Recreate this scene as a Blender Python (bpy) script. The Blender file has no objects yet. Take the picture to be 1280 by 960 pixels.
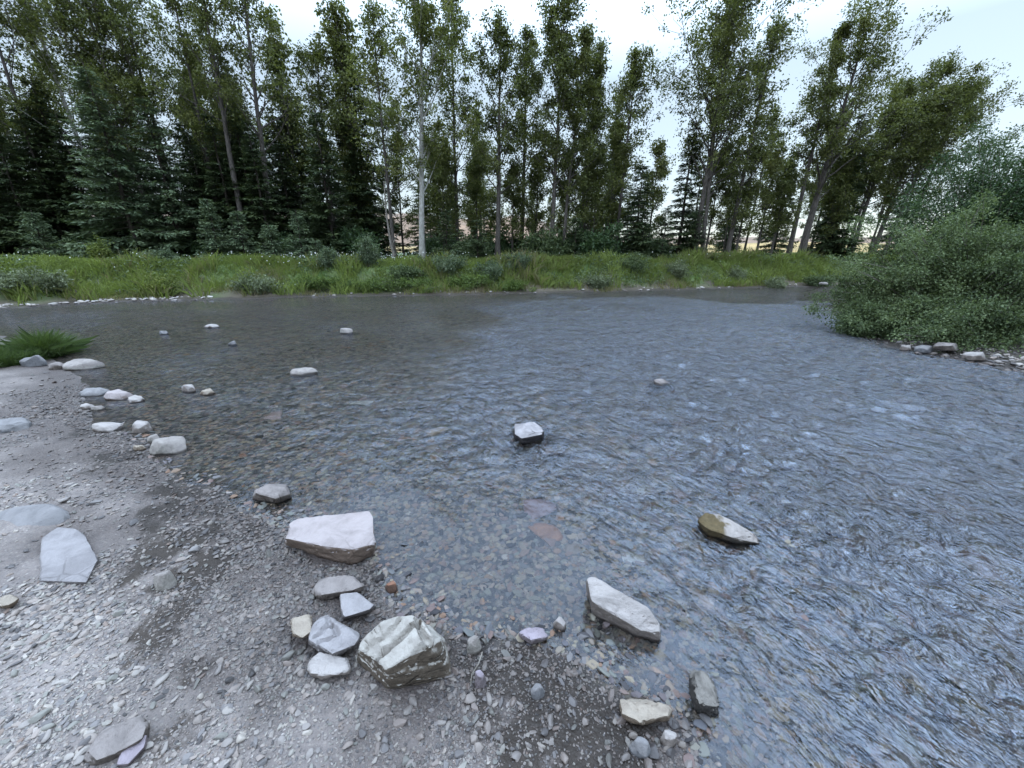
import bpy, bmesh, math
import numpy as np
from mathutils import Vector, Matrix
S = bpy.context.scene
COL = S.collection
R = math.radians
PI = math.pi

# ---------------------------------------------------------------- camera, sky, sun, exposure
CAM_H, PITCH, FPX = 1.65, R(18.9), 482.0      # eye height, downward pitch, focal length in photo pixels (1280 wide)
cam = bpy.data.cameras.new('camera')
cam.sensor_fit = 'HORIZONTAL'; cam.sensor_width = 36.0
cam.lens = 36.0 * FPX / 1280.0
cam.clip_start = 0.05; cam.clip_end = 20000
cob = bpy.data.objects.new('camera', cam); COL.objects.link(cob)
cob.location = (0, 0, CAM_H); cob.rotation_euler = (R(90) - PITCH, 0, 0)
S.camera = cob

SUN_EL, SUN_ROT = R(5.0), R(232.0)            # low, behind the camera to the left, blocked by an unseen ridge added there
W = bpy.data.worlds.new('World'); S.world = W; W.use_nodes = True
wn = W.node_tree.nodes; wl = W.node_tree.links
bg = wn['Background']
sky = wn.new('ShaderNodeTexSky'); sky.sky_type = 'NISHITA'; sky.sun_disc = False
sky.sun_elevation = SUN_EL; sky.sun_rotation = SUN_ROT
sky.altitude = 900; sky.air_density = 1.0; sky.dust_density = 1.0; sky.ozone_density = 1.6
gam = wn.new('ShaderNodeGamma'); gam.inputs[1].default_value = 0.28          # flattens the dome so sky and ground differ less
tin = wn.new('ShaderNodeMix'); tin.data_type = 'RGBA'; tin.blend_type = 'MULTIPLY'; tin.inputs[0].default_value = 1.0; tin.inputs[7].default_value = (.87, .94, 1.05, 1)
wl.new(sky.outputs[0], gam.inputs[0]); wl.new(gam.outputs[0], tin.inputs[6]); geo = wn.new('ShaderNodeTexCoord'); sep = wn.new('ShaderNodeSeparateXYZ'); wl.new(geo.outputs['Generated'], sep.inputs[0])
rng_ = wn.new('ShaderNodeMapRange'); rng_.inputs[1].default_value = 0.32; rng_.inputs[2].default_value = 1.0; rng_.inputs[3].default_value = 0.76; rng_.inputs[4].default_value = 5.4   # zenith raised out of view to brighten the ground and water
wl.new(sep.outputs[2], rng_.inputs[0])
zen_lift = wn.new('ShaderNodeVectorMath'); zen_lift.operation = 'SCALE'; wl.new(tin.outputs[2], zen_lift.inputs[0]); wl.new(rng_.outputs[0], zen_lift.inputs['Scale']); wl.new(zen_lift.outputs[0], bg.inputs[0])
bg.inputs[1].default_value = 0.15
sun = bpy.data.lights.new('sun', 'SUN'); sun.energy = 2.0; sun.angle = R(1.0); sun.color = (1.0, 0.86, 0.68)
sob = bpy.data.objects.new('sun', sun); COL.objects.link(sob)
sdir = Vector((math.sin(SUN_ROT) * math.cos(SUN_EL), math.cos(SUN_ROT) * math.cos(SUN_EL), math.sin(SUN_EL)))
sob.rotation_euler = sdir.to_track_quat('Z', 'Y').to_euler(); sob.location = sdir * 60
S.view_settings.view_transform = 'Standard'; S.view_settings.look = 'None'
S.view_settings.gamma = 1.0; S.view_settings.use_curve_mapping = False
S.view_settings.exposure = 2.82
S.render.engine = 'CYCLES'
S.cycles.use_denoising = True
S.cycles.max_bounces = 8; S.cycles.diffuse_bounces = 3; S.cycles.glossy_bounces = 3
S.cycles.transmission_bounces = 6; S.cycles.transparent_max_bounces = 8
S.cycles.sample_clamp_indirect = 6.0

# ---------------------------------------------------------------- helpers
CP, SP = math.cos(PITCH), math.sin(PITCH)
def at(px, py, z=0.0):
    """point of the horizontal plane z seen at a photo pixel"""
    xd, yd = (px - 640) / FPX, (py - 480) / FPX
    f, d = CP - yd * SP, SP + yd * CP
    s = (CAM_H - z) / d
    return Vector((xd * s, f * s, z))
def top_z(py, Y):
    yd = (py - 480) / FPX
    return CAM_H - Y * (SP + yd * CP) / (CP - yd * SP)
def base_x(px, Y, z):
    return (px - 640) / FPX * (Y * CP + (CAM_H - z) * SP)
def zcam(P):
    return P[:, 1] * CP + (CAM_H - P[:, 2]) * SP

def _h(ix, iy, iz, seed):
    n = (ix.astype(np.int64) * 374761393 + iy.astype(np.int64) * 668265263 + iz.astype(np.int64) * 2147483647 + seed * 974634521) & 0x7fffffff
    n = ((n ^ (n >> 13)) * 1274126177) & 0x7fffffff
    n = ((n ^ (n >> 15)) * 668265263) & 0x7fffffff
    return ((n ^ (n >> 16)) & 0xffff) / 65535.0
def vnoise(P, seed=0):
    P = np.asarray(P, float); i = np.floor(P).astype(np.int64); f = P - i; u = f * f * (3 - 2 * f)
    r = 0
    for a in (0, 1):
        for b in (0, 1):
            for c in (0, 1):
                w = (u[:, 0] if a else 1 - u[:, 0]) * (u[:, 1] if b else 1 - u[:, 1]) * (u[:, 2] if c else 1 - u[:, 2])
                r = r + w * _h(i[:, 0] + a, i[:, 1] + b, i[:, 2] + c, seed)
    return r * 2 - 1
def fbm(P, sc, octv=3, seed=0):
    P = np.asarray(P, float)
    if P.shape[1] == 2: P = np.column_stack([P, np.zeros(len(P))])
    r = 0; a = 1.0
    for k in range(octv):
        r = r + a * vnoise(P * sc + 17.3 * k, seed + k); sc *= 2.03; a *= 0.5
    return r
def sstep(a, b, x):
    t = np.clip((x - a) / (b - a), 0, 1); return t * t * (3 - 2 * t)

def mesh(name, V, F, mat=None, attrs=None, smooth=False):
    """mesh datablock from arrays; F is one array or a list of arrays of polygons of equal size"""
    me = bpy.data.meshes.new(name)
    V = np.ascontiguousarray(V, np.float32)
    Fs = [np.asarray(f, np.int32) for f in (F if isinstance(F, list) else [F]) if len(f)]
    me.vertices.add(len(V)); me.vertices.foreach_set('co', V.ravel())
    me.loops.add(sum(f.size for f in Fs))
    me.loops.foreach_set('vertex_index', np.concatenate([f.ravel() for f in Fs]))
    sizes = np.concatenate([np.full(len(f), f.shape[1], np.int32) for f in Fs])
    me.polygons.add(len(sizes))
    me.polygons.foreach_set('loop_start', np.concatenate([[0], np.cumsum(sizes)[:-1]]).astype(np.int32))
    me.polygons.foreach_set('loop_total', sizes)
    me.polygons.foreach_set('use_smooth', np.full(len(sizes), smooth, bool))
    for k, v in (attrs or {}).items():
        a = me.attributes.new(k, 'FLOAT', 'POINT'); a.data.foreach_set('value', np.ascontiguousarray(v, np.float32))
    if mat: me.materials.append(mat)
    me.update(calc_edges=True); me.validate()
    return me
def ob(name, me, parent=None, loc=None, rz=0, label=None, cat=None, group=None, kind=None):
    o = bpy.data.objects.new(name, me); COL.objects.link(o)
    if parent: o.parent = parent
    if loc is not None: o.location = loc
    if rz: o.rotation_euler = (0, 0, rz)
    for k, v in (('label', label), ('category', cat), ('group', group), ('kind', kind)):
        if v: o[k] = v
    return o
def copy_thing(src, loc, rz=0, sc=1.0, label=None, group=None):
    c = src.copy(); COL.objects.link(c); c.location = loc; c.rotation_euler = (0, 0, rz); c.scale = (sc, sc, sc)
    for k, v in (('label', label), ('group', group)):
        if v: c[k] = v
        elif k in c.keys(): del c[k]
    for ch in list(src.children):
        d = ch.copy(); COL.objects.link(d); d.parent = c
    return c

class Tubes:
    def __init__(s): s.V = []; s.F = []; s.n = 0
    def add(s, path, rad, sides=6, cap=True):
        path = np.asarray(path, float); rad = np.asarray(rad, float); k = len(path)
        t = np.gradient(path, axis=0); t /= np.linalg.norm(t, axis=1)[:, None] + 1e-9
        ref = np.array([1.0, 0, 0]) if abs(t[0, 0]) < 0.8 else np.array([0, 1.0, 0])
        u = np.cross(t, ref); u /= np.linalg.norm(u, axis=1)[:, None] + 1e-9
        v = np.cross(t, u)
        a = np.linspace(0, 2 * PI, sides, endpoint=False)
        ring = path[:, None] + rad[:, None, None] * (np.cos(a)[None, :, None] * u[:, None] + np.sin(a)[None, :, None] * v[:, None])
        s.V.append(ring.reshape(-1, 3))
        i = np.arange(k - 1)[:, None] * sides; j = np.arange(sides)[None]; j2 = (j + 1) % sides
        s.F.append((np.stack([i + j, i + j2, i + sides + j2, i + sides + j], -1).reshape(-1, 4) + s.n))
        s.n += k * sides
    def mesh(s, name, mat):
        return mesh(name, np.concatenate(s.V), np.concatenate(s.F), mat, smooth=True)

def unit(v): return v / (np.linalg.norm(v, axis=-1, keepdims=True) + 1e-9)
def leaf_mesh(name, P, D, N, L, Wd, tint, mat, fold=0.25):
    """diamond leaves: base P, direction D, normal N, length L, width Wd"""
    D = unit(D); Sd = unit(np.cross(D, N)); N = np.cross(Sd, D)
    L = np.asarray(L)[:, None]; Wd = np.asarray(Wd)[:, None]
    mid = P + D * L * 0.45
    V = np.stack([P, mid + Sd * Wd * .5 + N * Wd * fold, P + D * L, mid - Sd * Wd * .5 + N * Wd * fold], 1).reshape(-1, 3)
    n = len(P); F = np.arange(4 * n).reshape(-1, 4)
    return mesh(name, V, F, mat, {'tint': np.repeat(tint, 4)})

# ---------------------------------------------------------------- node materials
class NT:
    def __init__(s, name):
        s.m = bpy.data.materials.new(name); s.m.use_nodes = True
        s.t = s.m.node_tree; s.b = s.t.nodes['Principled BSDF']; s.out = s.t.nodes['Material Output']
        s.b.inputs['Specular IOR Level'].default_value = 0.3
    def n(s, typ, **kw):
        x = s.t.nodes.new(typ)
        for k, v in kw.items(): setattr(x, k, v)
        return x
    def l(s, a, b): s.t.links.new(a, b)
    def setv(s, sock, v):
        if hasattr(v, 'node'): s.l(v, sock)
        elif isinstance(v, (tuple, list)) and len(v) == 3 and sock.type == 'RGBA': sock.default_value = (*v, 1)
        else: sock.default_value = v
    def attr(s, name): return s.n('ShaderNodeAttribute', attribute_name=name).outputs['Fac']
    def pos(s): return s.n('ShaderNodeNewGeometry').outputs['Position']
    def obj(s): return s.n('ShaderNodeTexCoord').outputs['Object']
    def mapping(s, v, scale=(1, 1, 1), rot=(0, 0, 0), loc=(0, 0, 0)):
        x = s.n('ShaderNodeMapping'); s.l(v, x.inputs[0]); x.inputs['Scale'].default_value = scale; x.inputs['Rotation'].default_value = rot
        x.inputs['Location'].default_value = loc; return x.outputs[0]
    def noise(s, v, scale, detail=4, rough=0.55, dist=0.0, col=False):
        x = s.n('ShaderNodeTexNoise'); s.l(v, x.inputs['Vector']); x.inputs['Scale'].default_value = scale
        x.inputs['Detail'].default_value = detail; x.inputs['Roughness'].default_value = rough; x.inputs['Distortion'].default_value = dist
        return x.outputs['Color' if col else 'Fac']
    def voro(s, v, scale, feature='F1', out='Distance', rnd=1.0):
        x = s.n('ShaderNodeTexVoronoi', feature=feature); s.l(v, x.inputs['Vector']); x.inputs['Scale'].default_value = scale
        x.inputs['Randomness'].default_value = rnd; return x.outputs[out]
    def ramp(s, f, stops, interp='LINEAR'):
        x = s.n('ShaderNodeValToRGB'); s.l(f, x.inputs[0]); e = x.color_ramp.elements; x.color_ramp.interpolation = interp
        while len(e) < len(stops): e.new(0.5)
        for i, (p, c) in enumerate(stops):
            e[i].position = p; e[i].color = (*(c if isinstance(c, tuple) else (c, c, c)), 1)
        return x.outputs[0]
    def range(s, v, a, b, c=0.0, d=1.0, smooth=True):
        x = s.n('ShaderNodeMapRange', interpolation_type='SMOOTHSTEP' if smooth else 'LINEAR')
        s.setv(x.inputs[0], v)
        for i, q in enumerate((a, b, c, d)): x.inputs[i + 1].default_value = q
        return x.outputs[0]
    def math(s, op, a, b=0.0, clamp=False):
        x = s.n('ShaderNodeMath', operation=op, use_clamp=clamp); s.setv(x.inputs[0], a); s.setv(x.inputs[1], b); return x.outputs[0]
    def mix(s, f, a, b, mode='MIX'):
        x = s.n('ShaderNodeMix', data_type='RGBA', blend_type=mode)
        s.setv(x.inputs[0], f); s.setv(x.inputs[6], a); s.setv(x.inputs[7], b); return x.outputs[2]
    def bump(s, h, strength=0.5, dist=0.01, normal=None):
        x = s.n('ShaderNodeBump'); s.setv(x.inputs['Strength'], strength); x.inputs['Distance'].default_value = dist; s.l(h, x.inputs['Height'])
        if normal: s.l(normal, x.inputs['Normal'])
        return x.outputs[0]
    def sepz(s, v):
        x = s.n('ShaderNodeSeparateXYZ'); s.l(v, x.inputs[0]); return x.outputs[2]
    def wet(s, lo=0.016, hi=0.082):
        """damp band by the waterline, from the world height"""
        p = s.pos(); nz = s.noise(p, 3.0, 4)
        z = s.math('ADD', s.sepz(p), s.math('MULTIPLY', s.math('SUBTRACT', nz, 0.5), -0.07))
        return s.range(z, lo, hi, 1.0, 0.0)
    def done(s, col=None, rough=None, normal=None):
        if col is not None: s.setv(s.b.inputs['Base Color'], col)
        if rough is not None: s.setv(s.b.inputs['Roughness'], rough)
        if normal is not None: s.l(normal, s.b.inputs['Normal'])
        return s.m

def _warm(L): return [(p, (c[0] * 1.06, c[1] * .95, c[2] * .91)) for p, c in L]
PEB = [(0.00, (.065, .062, .064)), (.12, (.13, .124, .13)), (.26, (.22, .21, .218)), (.40, (.31, .285, .275)), (.52, (.27, .23, .215)), (.62, (.37, .34, .33)),
       (.74, (.21, .21, .20)), (.84, (.43, .40, .375)), (.93, (.22, .17, .15)), (1.0, (.50, .48, .48))]
PEB = [(p, (c[0] * 1.05, c[1] * 1.0, c[2] * .93)) for p, c in PEB]
BEDC = [(0.00, (.022, .020, .022)), (.14, (.065, .06, .063)), (.28, (.15, .138, .137)), (.42, (.19, .16, .132)), (.54, (.16, .11, .098)), (.64, (.095, .093, .105)),
        (.74, (.145, .148, .135)), (.84, (.22, .185, .14)), (.92, (.19, .115, .08)), (1.0, (.26, .24, .225))]
def mat_pebble(name, stops, use_wet=True):
    t = NT(name); f = t.attr('tint'); c = t.ramp(f, stops)
    g = t.noise(t.pos(), 160, 3); c = t.mix(t.math('MULTIPLY', g, .5), c, t.mix(1.0, c, (.62, .6, .6), 'MULTIPLY'))
    if use_wet:
        w = t.math('MAXIMUM', t.wet(), t.attr('damp')); c = t.mix(t.math('MULTIPLY', w, .95), c, t.mix(1.0, c, (.36, .34, .34), 'MULTIPLY'))
        return t.done(c, t.range(w, 0, 1, .85, .35), t.bump(g, .35, .004))
    return t.done(c, .8, t.bump(g, .3, .004))
M_PEB = mat_pebble('pebble_stone', PEB)
M_BED = mat_pebble('submerged_stone', BEDC, False)

def mat_rock(name, a, b, side=None, moss=0.0, cracks=0.5, band=(1, 1, 1), rot=(0, 0, 0), sunk=False):
    t = NT(name); o = t.obj(); m = t.mapping(o, band, rot)
    n1 = t.noise(m, 7, 6, .6, .6); n2 = t.noise(o, 45, 5, .65); n3 = t.noise(o, 3, 3)
    c = t.mix(t.range(n1, .38, .64), a, b)
    c = t.mix(t.math('MULTIPLY', n2, .55), c, t.mix(1.0, c, (.68, .65, .62), 'MULTIPLY'))
    if side:                                                   # steep flanks take the side colour, mostly browner than the top
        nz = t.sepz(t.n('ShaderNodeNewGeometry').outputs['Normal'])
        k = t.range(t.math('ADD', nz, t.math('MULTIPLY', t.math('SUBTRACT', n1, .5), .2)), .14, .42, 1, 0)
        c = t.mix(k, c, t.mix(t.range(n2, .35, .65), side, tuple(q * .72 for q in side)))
    cr = t.voro(t.mapping(t.n('ShaderNodeTexCoord').outputs['Object'], band, rot), 6, 'DISTANCE_TO_EDGE')
    crm = t.math('MULTIPLY', t.range(cr, 0.0, .035, 1, 0), t.math('MULTIPLY', t.range(n3, .48, .6), cracks))
    c = t.mix(crm, c, t.mix(1.0, c, (.3, .27, .24), 'MULTIPLY'))
    if moss:
        xs = t.n('ShaderNodeSeparateXYZ'); t.l(o, xs.inputs[0])
        k = t.range(t.math('ADD', xs.outputs[0], t.math('MULTIPLY', t.math('SUBTRACT', n1, .5), .30)), -moss - .02, -moss + .02, 1, 0)
        c = t.mix(k, c, t.mix(n2, (.035, .028, .013), (.15, .105, .05)))
    w = t.wet(0.008, 0.028)
    if not sunk: c = t.mix(w, c, t.mix(1.0, c, (.25, .23, .22), 'MULTIPLY'))
    n2 = t.math('ADD', n2, t.math('MULTIPLY', t.noise(o, 160, 3, .7), .5))
    h = t.math('ADD', t.math('MULTIPLY', n1, .8), t.math('SUBTRACT', t.math('MULTIPLY', n2, .35), t.math('MULTIPLY', crm, .5)))
    return t.done(c, t.range(w, 0, 1, .82, .3), t.bump(h, .9, .02))

def mat_leaf(name, stops, trans=0.35, rough=0.6, spec=0.25):
    t = NT(name); f = t.attr('tint'); c = t.ramp(f, stops)
    r = t.n('ShaderNodeObjectInfo').outputs['Random']
    c = t.mix(t.math('MULTIPLY', r, .5), c, t.mix(1.0, c, (.78, .80, .82), 'MULTIPLY'))
    t.done(c, rough); t.b.inputs['Specular IOR Level'].default_value = spec
    tr = t.n('ShaderNodeBsdfTranslucent'); t.l(t.mix(1.0, c, (1.1, 1.15, .6), 'MULTIPLY'), tr.inputs[0])
    mx = t.n('ShaderNodeMixShader'); mx.inputs[0].default_value = trans
    t.l(t.b.outputs[0], mx.inputs[1]); t.l(tr.outputs[0], mx.inputs[2]); t.l(mx.outputs[0], t.out.inputs[0])
    return t.m
M_LEAF = mat_leaf('cottonwood_leaf', [(0, (.055, .066, .020)), (.5, (.115, .128, .040)), (1, (.20, .205, .075))])
M_LEAFB = mat_leaf('aspen_leaf', [(0, (.07, .085, .025)), (.5, (.14, .155, .05)), (1, (.25, .24, .09))])
M_NEEDLE = mat_leaf('spruce_needle', [(0, (.022, .034, .016)), (.55, (.052, .074, .032)), (1, (.105, .13, .05))], .12)
M_NEEDLEY = mat_leaf('young_spruce_needle', [(0, (.06, .085, .05)), (.55, (.12, .16, .088)), (1, (.19, .23, .12))], .15)
M_BUSH = mat_leaf('alder_leaf', [(0, (.04, .058, .026)), (.5, (.115, .152, .066)), (1, (.23, .27, .14))], .3, .5)
M_BUSHD = mat_leaf('dark_alder_leaf', [(0, (.028, .05, .022)), (.5, (.06, .10, .04)), (1, (.11, .155, .065))], .3, .5)
M_WILLOW = mat_leaf('willow_leaf', [(0, (.07, .10, .055)), (.5, (.13, .165, .095)), (1, (.22, .25, .15))], .3)
M_SAGE = mat_leaf('grey_willow_leaf', [(0, (.09, .105, .06)), (.5, (.18, .205, .12)), (1, (.30, .32, .20))], .3)
M_YEL = mat_leaf('yellow_willow_leaf', [(0, (.09, .12, .03)), (.5, (.17, .20, .055)), (1, (.32, .32, .10))], .35)
M_LUSH = mat_leaf('lush_leaf', [(0, (.06, .09, .025)), (.5, (.13, .18, .05)), (1, (.24, .29, .10))], .4)
M_GRASSD = mat_leaf('dark_grass_blade', [(0, (.05, .07, .025)), (.5, (.07, .11, .03)), (1, (.13, .17, .055))], .3)
M_GRASS = mat_leaf('grass_blade', [(0, (.27, .22, .14)), (.22, (.22, .21, .10)), (.4, (.17, .21, .055)), (.7, (.22, .265, .082)), (1, (.33, .375, .13))], .48, .6)
def mat_bark(name, a, b, sc=8):
    t = NT(name); o = t.obj(); n = t.noise(t.mapping(o, (6, 6, 1.2)), sc * .5, 5, .65)
    return t.done(t.mix(t.range(n, .35, .68), a, b), .9, t.bump(n, .8, .02))
M_BARK = mat_bark('cottonwood_bark', (.05, .042, .036), (.125, .105, .09))
M_BARKP = mat_bark('pale_birch_bark', (.24, .22, .19), (.44, .42, .38))
M_BARKD = mat_bark('spruce_bark', (.045, .036, .03), (.09, .07, .058))
M_TWIG = mat_bark('bare_twig', (.13, .11, .09), (.24, .21, .18))

# ---------------------------------------------------------------- the ground
SHORE = [(-60, 9.5), (-20, 9.3)] + [tuple(at(*p).xy) for p in [(0, 420), (55, 446), (84, 463), (98, 494), (128, 530), (182, 562), (214, 592), (292, 626), (348, 645), (372, 668),
         (466, 694), (474, 735), (528, 768), (560, 796), (640, 806), (706, 812), (770, 838), (836, 862), (866, 905), (870, 962)]] + [(.52, .2), (.6, -1.2), (2.5, -6), (8, -30), (12, -90), (-60, -90)]
RIGHT = [tuple(at(*p).xy) for p in [(1400, 505), (1280, 466), (1180, 446), (1112, 434), (1086, 408)]] + [(10.9, 12.2), (13.5, 14.0), (18, 14.8), (90, 22), (90, -40), (30, -10), (14.5, 2.0)]
FAR = [(-260, -3), (-60, 2.5)] + [tuple(at(*p).xy) for p in [(0, 386), (90, 380), (200, 376), (300, 374), (400, 371), (520, 369.5), (640, 367), (760, 365), (840, 363), (900, 361), (980, 359), (1060, 357)]] + [(24, 22.8), (60, 32), (300, 70), (5200, 400), (5200, 5200), (-5200, 5200), (-5200, -60)]
def sdist(P, poly):
    """signed distance to a polygon, positive inside"""
    P = np.asarray(P)[:, :2]; Q = np.asarray(poly, float); n = len(Q)
    d = np.full(len(P), 1e18); ins = np.zeros(len(P), bool)
    for i in range(n):
        a, b = Q[i], Q[(i + 1) % n]; e = b - a; w = P - a
        t = np.clip(w @ e / (e @ e), 0, 1); d = np.minimum(d, ((w - t[:, None] * e) ** 2).sum(1))
        c = ((a[1] > P[:, 1]) != (b[1] > P[:, 1]))
        with np.errstate(divide='ignore', invalid='ignore'):
            ins ^= c & (P[:, 0] < (b[0] - a[0]) * (P[:, 1] - a[1]) / (b[1] - a[1] + 1e-18) + a[0])
    return np.where(ins, 1, -1) * np.sqrt(d)
def ground(P):
    """height of the ground, and how far inside each shore"""
    P = np.asarray(P, float)[:, :2]
    wob = np.column_stack([fbm(P, 1.7, 3, 5), fbm(P + 40, 1.7, 3, 6)]) * .11
    r = np.hypot(P[:, 0], P[:, 1])
    dn, dr, df = sdist(P + wob, SHORE), sdist(P + wob, RIGHT), sdist(P + wob * 2.2, FAR)
    near = .075 * np.minimum(dn, 3) + .03 * np.maximum(dn - 3, 0) * (dn < 12) + .27 * (dn >= 12)
    near = near + fbm(P, 2.2, 4, 1) * .014 * sstep(0, .5, dn) + fbm(P, 9, 2, 2) * .005 * sstep(0, .2, dn)
    right = np.minimum(.16 * dr, .9)
    far = .12 * np.minimum(df, .7) + 1.08 * sstep(.45, 2.9, df + fbm(P, .8, 3, 8) * .45) + fbm(P, .35, 3, 9) * .08 * sstep(1, 4, df)
    dm = np.maximum(np.maximum(dn, dr), df)
    dep = -.38 * (1 - np.exp(np.minimum(dm, 0) * .17)) + fbm(P, 1.1, 3, 3) * .05 * sstep(0, 1.5, -dm)
    z = np.where(dn > 0, near, np.where(dr > 0, right, np.where(df > 0, far, dep)))
    return z, dn, dr, df
def gz(x, y): return float(ground([[x, y]])[0][0])

def polar(radii, ang):
    r, a = np.meshgrid(radii, ang, indexing='ij')
    P = np.column_stack([(r * np.sin(a)).ravel(), (r * np.cos(a)).ravel()])
    nr, na = len(radii), len(ang)
    i = np.arange(nr - 1)[:, None] * na; j = np.arange(na - 1)[None]
    F = np.stack([i + j, i + j + 1, i + na + j + 1, i + na + j], -1).reshape(-1, 4)
    return P, F
fr = np.linspace(R(-75), R(75), 760); bk = np.linspace(R(75), R(285), 120)
ang = np.concatenate([fr, bk[1:]])
rad = np.concatenate([[.004], np.geomspace(.25, 60, 430), np.geomspace(64, 5000, 40)])
P, F = polar(rad, ang)
z, dn, dr, df = ground(P)
DIRT = [((150, 572), 26, .8), ((118, 538), 20, .7), ((262, 602), 44, 1), ((325, 655), 30, .7), ((215, 690), 40, .9), ((240, 725), 34, 1), ((215, 775), 30, .9), ((225, 640), 40, .7), ((300, 620), 36, .8), ((205, 815), 22, .7), ((250, 845), 22, .5), ((215, 940), 26, .5),
        ((690, 835), 75, 1), ((640, 795), 50, 1), ((740, 940), 80, 1), ((680, 900), 50, .9), ((560, 790), 30, .8), ((600, 950), 40, .5), ((330, 900), 30, .35), ((790, 850), 50, .9), ((470, 725), 25, .9)]
def dirt_mask(P):
    m = np.zeros(len(P)); nz = fbm(P, 7, 4, 21) * .5
    for (px, py), rp, s in DIRT:
        c = at(px, py); e = at(px + rp, py); r_ = (e - c).length
        d = np.hypot(P[:, 0] - c.x, (P[:, 1] - c.y) * .75) / (r_ * 1.25)
        m = np.maximum(m, s * sstep(1.15, .55, d + nz * .8))
    return m
dm = dirt_mask(P)
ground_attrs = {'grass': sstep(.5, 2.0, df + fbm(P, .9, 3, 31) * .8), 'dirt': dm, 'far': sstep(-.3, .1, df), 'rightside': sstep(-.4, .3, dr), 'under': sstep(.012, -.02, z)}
def mat_ground():
    t = NT('shore_ground'); p = t.pos()
    a, b, c = t.noise(p, 2.2, 5), t.noise(p, 30, 5, .7), t.noise(p, 190, 3, .7)
    vc = t.voro(p, 75, out='Color'); vd = t.voro(p, 75)
    silt = t.mix(t.range(a, .35, .65), (.16, .13, .115), (.245, .203, .18))
    silt = t.mix(t.range(b, .4, .75), silt, (.12, .097, .086)); silt = t.mix(t.math('MULTIPLY', c, .4), silt, (.40, .36, .355))
    peb = t.ramp(t.n('ShaderNodeSeparateColor').outputs[0], PEB)
    sc = peb.node.inputs[0].links[0].from_node; t.l(vc, sc.inputs[0])
    silt = t.mix(t.range(vd, .25, .5, .55, 0), silt, peb)
    soil = t.mix(b, (.032, .024, .019), (.10, .077, .061))
    base = t.mix(t.range(t.math('ADD', t.attr('dirt'), t.math('MULTIPLY', t.math('SUBTRACT', t.noise(p, 14, 7, .8), .5), 2.6)), .25, .9), silt, soil)
    bank = t.mix(t.range(b, .35, .7), (.075, .058, .04), (.15, .125, .092))
    bank = t.mix(t.range(vd, .2, .45, .2, 0), bank, peb)
    base = t.mix(t.attr('far'), base, bank)
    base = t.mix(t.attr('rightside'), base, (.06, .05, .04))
    green = t.mix(t.range(a, .35, .65), (.06, .10, .025), (.10, .13, .045))
    base = t.mix(t.attr('grass'), base, green)
    w = t.wet(.01, .085); base = t.mix(t.math('MULTIPLY', w, .9), base, t.mix(1.0, base, (.30, .27, .26), 'MULTIPLY'))
    # bed of the river: small stones of many colours
    bc = t.voro(t.mapping(p, (1, 1, .4)), 26, out='Color'); bs = t.n('ShaderNodeSeparateColor'); t.l(bc, bs.inputs[0])
    bed = t.ramp(bs.outputs[0], BEDC); bd = t.voro(t.mapping(p, (1, 1, .4)), 26)
    bed = t.mix(t.range(bd, .4, .75, 0, .8), bed, (.04, .04, .045))
    base = t.mix(t.attr('under'), base, bed)
    h = t.math('ADD', t.math('MULTIPLY', vd, -.6), t.math('ADD', b, t.math('MULTIPLY', c, .4)))
    return t.done(base, t.range(w, 0, 1, .92, .5), t.bump(h, .7, .012))
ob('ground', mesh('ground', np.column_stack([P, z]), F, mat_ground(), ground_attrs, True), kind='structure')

# ---------------------------------------------------------------- the river
wa = np.linspace(R(-100), R(110), 1300)
wr = np.geomspace(.35, 75, 520)
Pw, Fw = polar(wr, wa)
zg, wn_, wr_, wf_ = ground(Pw)
keep = (zg < .12)[Fw].any(1)
FLOW = np.array([.42, -.907])
def calm(P, dn, dr, df):
    """how rough the flowing surface is: smooth in the near cove, along the far bank and in the pool by the right bush"""
    c = at(600, 720); q = np.hypot((P[:, 0] - c.x), (P[:, 1] - c.y) * 1.2)
    cove = sstep(.35, 1.6, q + fbm(P, 2, 2, 77) * .25)
    nearb = sstep(0.0, 1.4, -dn)
    farb = sstep(1.0, 3.8, -df + fbm(P, .5, 3, 71) * 1.2 - np.clip((P[:, 0] - 5) * .75, 0, 5.5) + np.clip((-P[:, 0] - 9) * .3, 0, 1.5))
    side = 1.2 * (.16 + .84 * sstep(-2.6, 1.8, P[:, 0] - .06 * P[:, 1] + fbm(P, .6, 2, 73) * .8)) * np.clip(1 + .55 * fbm(P @ np.array([[.907, .42], [.42, -.907]]) * (1, .45), .9, 3, 74), .35, 1.7)
    rb = sstep(.0, 1.0, -dr)
    return (1 + .5 * sstep(4, 8, np.hypot(P[:, 0], P[:, 1]))) * (.12 + .88 * cove) * (.25 + .75 * nearb) * (.10 + .90 * farb) * side * (.35 + .65 * rb)
ch = np.clip(calm(Pw, wn_, wr_, wf_), 0, 1.2)
rng = np.random.default_rng(4)
h = np.zeros(len(Pw)); wob = np.column_stack([fbm(Pw, 1.1, 2, 61), fbm(Pw, 1.1, 2, 62)]) * .22
Q = Pw + wob
for i in range(44):
    lam = np.exp(rng.uniform(np.log(.08), np.log(.42))); th = rng.normal(0, 1.15)
    kx = np.array([FLOW[1], -FLOW[0]]); k = np.array([kx[0] * math.cos(th) - kx[1] * math.sin(th), kx[0] * math.sin(th) + kx[1] * math.cos(th)]) * 2 * PI / lam
    amp = .064 * lam / (2 * PI)
    rr = np.hypot(Pw[:, 0], Pw[:, 1]); fade = sstep(lam * 70, lam * 30, rr)
    h += amp * fade * np.sin(Q @ k + rng.uniform(0, 2 * PI))
h *= ch * (1 + .3 * fbm(Pw, .9, 2, 66))
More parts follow.
